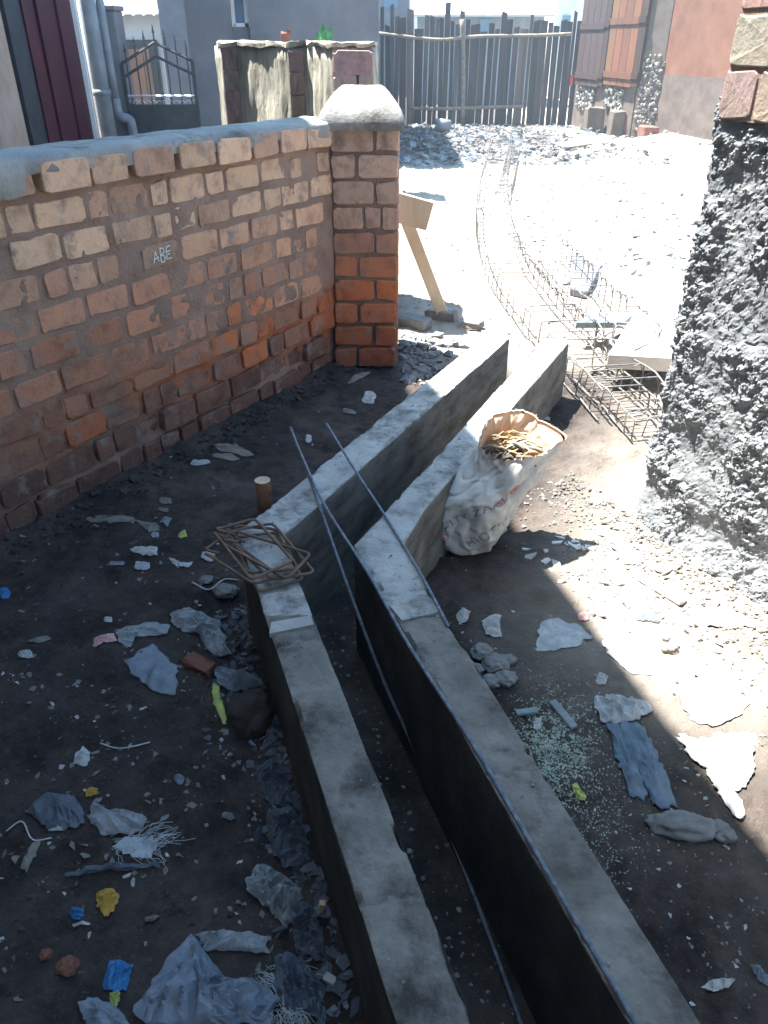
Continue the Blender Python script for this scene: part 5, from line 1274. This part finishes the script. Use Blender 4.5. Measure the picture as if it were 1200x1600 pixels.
# ------------------------------------------------------------------ palisade fence
YF = 18.6
fence = thing('palisade_fence', 'rough fence of uneven dark planks with two pole rails closing the lane', 'fence', (2.3, YF, 0))
px = 588; k = 0; PX = []
while px < 914:
    w = random.choice([5, 6, 7, 8, 9, 11, 14]); PX.append((px, w)); px += w + random.choice([.3, .5, .8, 1.2, 1.8])
for (px, w) in PX:
    top = 26 + random.uniform(-6, 16); 
    if random.random() < .15: top -= random.uniform(8, 22)
    if 700 < px < 760: top += 8
    if 605 < px < 640: top -= 12
    X = at(px + w / 2, 100, YF).x; ww = w / 1410 * YF * 1.02; zt2 = at(px, max(top, -8), YF).z; yy = YF + random.uniform(-.02, .03)
    b = random.uniform(.3, 1.0); col = (b * random.uniform(.9, 1.25), b, b * random.uniform(.85, 1.2))
    if 803 < px < 818 or random.random() < .08: col = tuple(c * 1.6 for c in (1.25, 1.0, .85))
    lean = random.uniform(-.012, .012)
    hgt_ = zt2 + .15; v = []
    for z in (-.12, zt2 * .5, zt2 - .03 - random.random() * .03):
        off = lean * (z - 1) + random.uniform(-.004, .004); wj = ww * random.uniform(.9, 1.02)
        v += [(X + off - wj / 2, yy - .012, z), (X + off + wj / 2, yy - .012, z), (X + off + wj / 2, yy + .012, z), (X + off - wj / 2, yy + .012, z)]
    dz = random.uniform(-.04, .04)
    v[8] = (v[8][0], v[8][1], v[8][2] + dz); v[11] = (v[11][0], v[11][1], v[11][2] + dz)
    f = [(0, 3, 2, 1), (8, 9, 10, 11)] + [(a * 4 + b_, a * 4 + (b_ + 1) % 4, a * 4 + 4 + (b_ + 1) % 4, a * 4 + 4 + b_) for a in (0, 1) for b_ in range(4)]
    mb = MB(); mb.add(v, f); mb.build('plank', M['wood_dark'], fence, color=col)
def rail(pxs, name='rail', r=.035):
    P = [at(x, y, YF - .06) for x, y in pxs]; MB().tube(smooth_path(P, 5), r, 7).build(name, M['wood_rail'], fence, smooth=True)
rail([(590, 52), (640, 58), (690, 62), (745, 57), (800, 56), (850, 55), (893, 53)]); rail([(640, 169), (690, 170), (750, 168), (818, 166)])
rail([(722, 30), (724, 100), (723, 196)], 'post', .05)
p = at(893, 125, YF - .04); mb = MB(); mb.box(p, (.05, .02, .2), jit=.006); tag(mb.build('red_tag', mat('red_plastic', [(.5, .03, .05), (.6, .05, .07), (.65, .1, .1)], 5, .5, 0)), 'small red plastic strip hanging on the fence near its right end', 'strip')

# houses beyond the fence
def far_house(label, x0p, x1p, Y, ztop, m, rm, rt, windows=()):
    h = thing('far_house', label, 'house', (at((x0p + x1p) / 2, 60, Y).x, Y, 0)); x0, x1 = at(x0p, 40, Y).x, at(x1p, 40, Y).x
    MB().box(((x0 + x1) / 2, Y + 2, ztop / 2), (x1 - x0, 4, ztop)).build('wall', M[m], h)
    mb = MB(); a = [(x0 - .2, Y - .4, ztop), (x1 + .2, Y - .4, ztop), (x1 - .3, Y + 3, ztop + rt), (x0 + .3, Y + 3, ztop + rt)]
    mb.add([(*p[:2], p[2]) for p in a] + [(*p[:2], p[2] - .05) for p in a], [(0, 1, 2, 3), (7, 6, 5, 4), (0, 4, 5, 1), (1, 5, 6, 2), (2, 6, 7, 3), (3, 7, 4, 0)]); mb.build('roof', M[rm], h)
    for (a0, a1, b0, b1) in windows:
        w0, w1 = at(a0, 20, Y).x, at(a1, 20, Y).x; zz0, zz1 = at(a0, b1, Y).z, at(a0, b0, Y).z; MB().box(((w0 + w1) / 2, Y - .02, (zz0 + zz1) / 2), (w1 - w0, .06, zz1 - zz0)).build('window', M['glass'], h)
far_house('low house with a glaring white tin roof behind the middle of the fence', 652, 850, 24, at(700, 23, 24).z, 'pvc', 'tin', 1.3, [(668, 690, 30, 60), (750, 770, 30, 60)])
far_house('pale green two-storey house behind the right end of the fence', 868, 908, 27, 4.5, 'whitewall', 'tin', .5, [(880, 892, 24, 60)])
far_house('blue-grey house behind the left end of the fence', 560, 640, 28, 5.0, 'greywall', 'rusttin', .5, [(600, 622, -10, 12)])

# ------------------------------------------------------------------ shuttered house on the right
YR = 15.0
rh = thing('shuttered_house', 'orange plastered house with tall plank shutters at the end of the path', 'house', (5.0, YR, 0))
def XR(px, Y=YR): return at(px, 60, Y).x
c0 = (XR(1017), YR + .35); c1 = (XR(1044), YR); c2 = (XR(1150, 14.0), 13.0)
# side wall facing the alley (to the right), plastered: cement band low, orange above
zb = at(1080, 118, 14.6).z
dv = (Vector(c2) - Vector(c1)); dirn = dv.normalized(); c2 = tuple(Vector(c1) + dirn * 6)
def wallseg(a, b, th, z0, z1, m, name, parent):
    a = Vector(a); b = Vector(b); d = (b - a).normalized(); n_ = Vector((-d.y, d.x)) * th
    return MB().prism([a, b, b + n_, a + n_], z0, z1).build(name, M[m], parent)
wallseg(c1, c2, .3, -.1, zb, 'cementband', 'side_wall', rh)
q1 = Vector(c1) + Vector((-dirn.y, dirn.x)) * .004
wallseg(tuple(q1), tuple(Vector(c2)), .296, zb, 4.2, 'redplaster', 'side_wall', rh)
# front return with a rough stone corner
cc = XR(1010, YR + .3), YR + .3
mb = MB(); mb.prism([(c1[0] - .004, c1[1] - .01), (c1[0] + .25, c1[1] + .35), (cc[0] + .3, cc[1] + .5), (cc[0] - .02, cc[1])], -.1, 4.2); mb.build('corner_pier', M['cementband'], rh)
# recessed front with shutters, running away to the far left
f0 = Vector((cc[0], cc[1] + .15)); f1 = Vector((XR(908, 18.2), 18.2))
fd = (f1 - f0).normalized(); fl = (f1 - f0).length
wallseg(tuple(f0), tuple(f1), -.3, -.1, 4.2, 'cementband', 'front_wall', rh)
def fx(px):
    d = ray(px, 60); A_ = np.array([[d.x, -fd.x], [d.y, -fd.y]]); return float(np.linalg.solve(A_, np.array([f0.x, f0.y]))[1])
def zf(px, py):
    s = fx(px); p = f0 + fd * s; return at(px, py, p.y).z
def shutter(pa, pb, ybot, col, nplank, name='shutter'):
    s0, s1 = sorted((fx(pa), fx(pb))); z0 = zf((pa + pb) / 2, ybot); z1 = 2.9; nrm = Vector((fd.y, -fd.x))
    if nrm.y > 0: nrm = -nrm
    a = f0 + fd * s0 + nrm * .087; b = f0 + fd * s1 + nrm * .087; mbt = MB()
    mbt.prism([a - nrm * .037, b - nrm * .037, b - nrm * .045, a - nrm * .045], z0 + .01, z1 - .01); sh_ = mbt.build(name, M['shutter'], rh, color=tuple(c * .8 for c in col))
    for zq in (z0 + .12, z0 + .95): MB().prism([a, b, b + nrm * .02, a + nrm * .02], zq, zq + .1).build('shutter_batten', M['shutter'], sh_, color=tuple(c * .8 for c in col))
    for k in range(nplank):
        a = f0 + fd * (s0 + (s1 - s0) * k / nplank + .008) + nrm * .05; b = f0 + fd * (s0 + (s1 - s0) * (k + 1) / nplank - .008) + nrm * .05
        MB().prism([a, b, b + nrm * .035, a + nrm * .035], z0, z1).build('shutter_plank', M['shutter'], sh_, color=tuple(c * random.uniform(.85, 1.15) for c in col))
shutter(912, 950, 134, (.07, .04, .035), 4); shutter(958, 1003, 134, (.15, .065, .035), 4); shutter(950, 957, 134, (.05, .03, .025), 1)
shutter(1003, 1014, 136, (.05, .025, .02), 1)
# rough stone pier faces under and between the shutters
def stonepatch(pa, pb, y0, y1):
    s0, s1 = sorted((fx(pa), fx(pb))); nrm = Vector((fd.y, -fd.x)); nrm = -nrm if nrm.y > 0 else nrm; z0, z1 = zf((pa + pb) / 2, y1), zf((pa + pb) / 2, y0)
    mb = MB()
    for _ in range(70):
        s = random.uniform(s0, s1); z = random.uniform(z0, z1); p = f0 + fd * s + nrm * .02; r_ = random.uniform(.03, .07); e = Euler([random.uniform(0, 6) for _ in range(3)]).to_matrix()
        mb.add([Vector((p.x, p.y, z)) + e @ Vector(q) * r_ for q in ICO], ICF)
    o = mb.build('rough_stones', M['rubble'], rh); o['kind'] = 'stuff'
stonepatch(914, 942, 136, 170); stonepatch(962, 988, 136, 172)
mb = MB()
for _ in range(160):
    f = random.random(); x = cc[0] * (1 - f) + c1[0] * f; y = cc[1] * (1 - f) + c1[1] * f - .02; z = random.uniform(.2, 1.35); r_ = random.uniform(.025, .055); e = Euler([random.uniform(0, 6) for _ in range(3)]).to_matrix()
    mb.add([Vector((x, y, z)) + e @ Vector(q) * r_ for q in ICO], ICF)
mb.build('rough_stones', M['rubble'], rh)['kind'] = 'stuff'
# masonry step blocks
for (a, b, y0, y1, lb) in ((916, 942, 168, 194, 'brick step block left under the dark shutter'), (955, 975, 172, 204, 'taller brick step block under the orange shutter'), (975, 992, 176, 206, 'small brick block beside the taller step block'), (1005, 1028, 196, 216, 'broken brick block at the foot of the house corner')):
    Yb = 16.4 if a < 945 else 15.8 if a < 1000 else 14.7
    x0, x1 = at(a, 180, Yb).x, at(b, 180, Yb).x; z1 = at(a, y0, Yb).z
    mb = MB(); mb.box(((x0 + x1) / 2, Yb, z1 / 2), (x1 - x0, .35, max(.3, z1)), jit=.015, bev=.02); tag(mb.build('step_block', M['cementband'] if a < 970 else M['redstone']), lb, 'block')
# eave
pE = Vector(c1) + dirn * 3; 
MB().prism([Vector(c1) + Vector((-.02, .0)), Vector(c2), Vector(c2) + Vector((5, 3)), f1 + Vector((5, 3)), f1 + Vector((-.02, .02)), Vector((cc[0], cc[1]))], 4.2, 4.3).build('roof', M['rusttin'], rh)

# ------------------------------------------------------------------ dusty air
HAZE = 0.0045
if HAZE:
    mb = MB(); mb.box((5, 90, 6), (300, 262, 16)); o = mb.build('haze', None)
    m = bpy.data.materials.new('dusty_air'); m.use_nodes = True; nt = m.node_tree; nt.nodes.remove(nt.nodes['Principled BSDF'])
    pv = nt.nodes.new('ShaderNodeVolumePrincipled'); pv.inputs['Density'].default_value = HAZE; pv.inputs['Color'].default_value = (.72, .88, 1, 1); pv.inputs['Anisotropy'].default_value = .3
    nt.links.new(pv.outputs[0], nt.nodes['Material Output'].inputs['Volume']); o.data.materials.append(m); tag(o, 'thin pale dust in the air of the lane', kind='stuff')
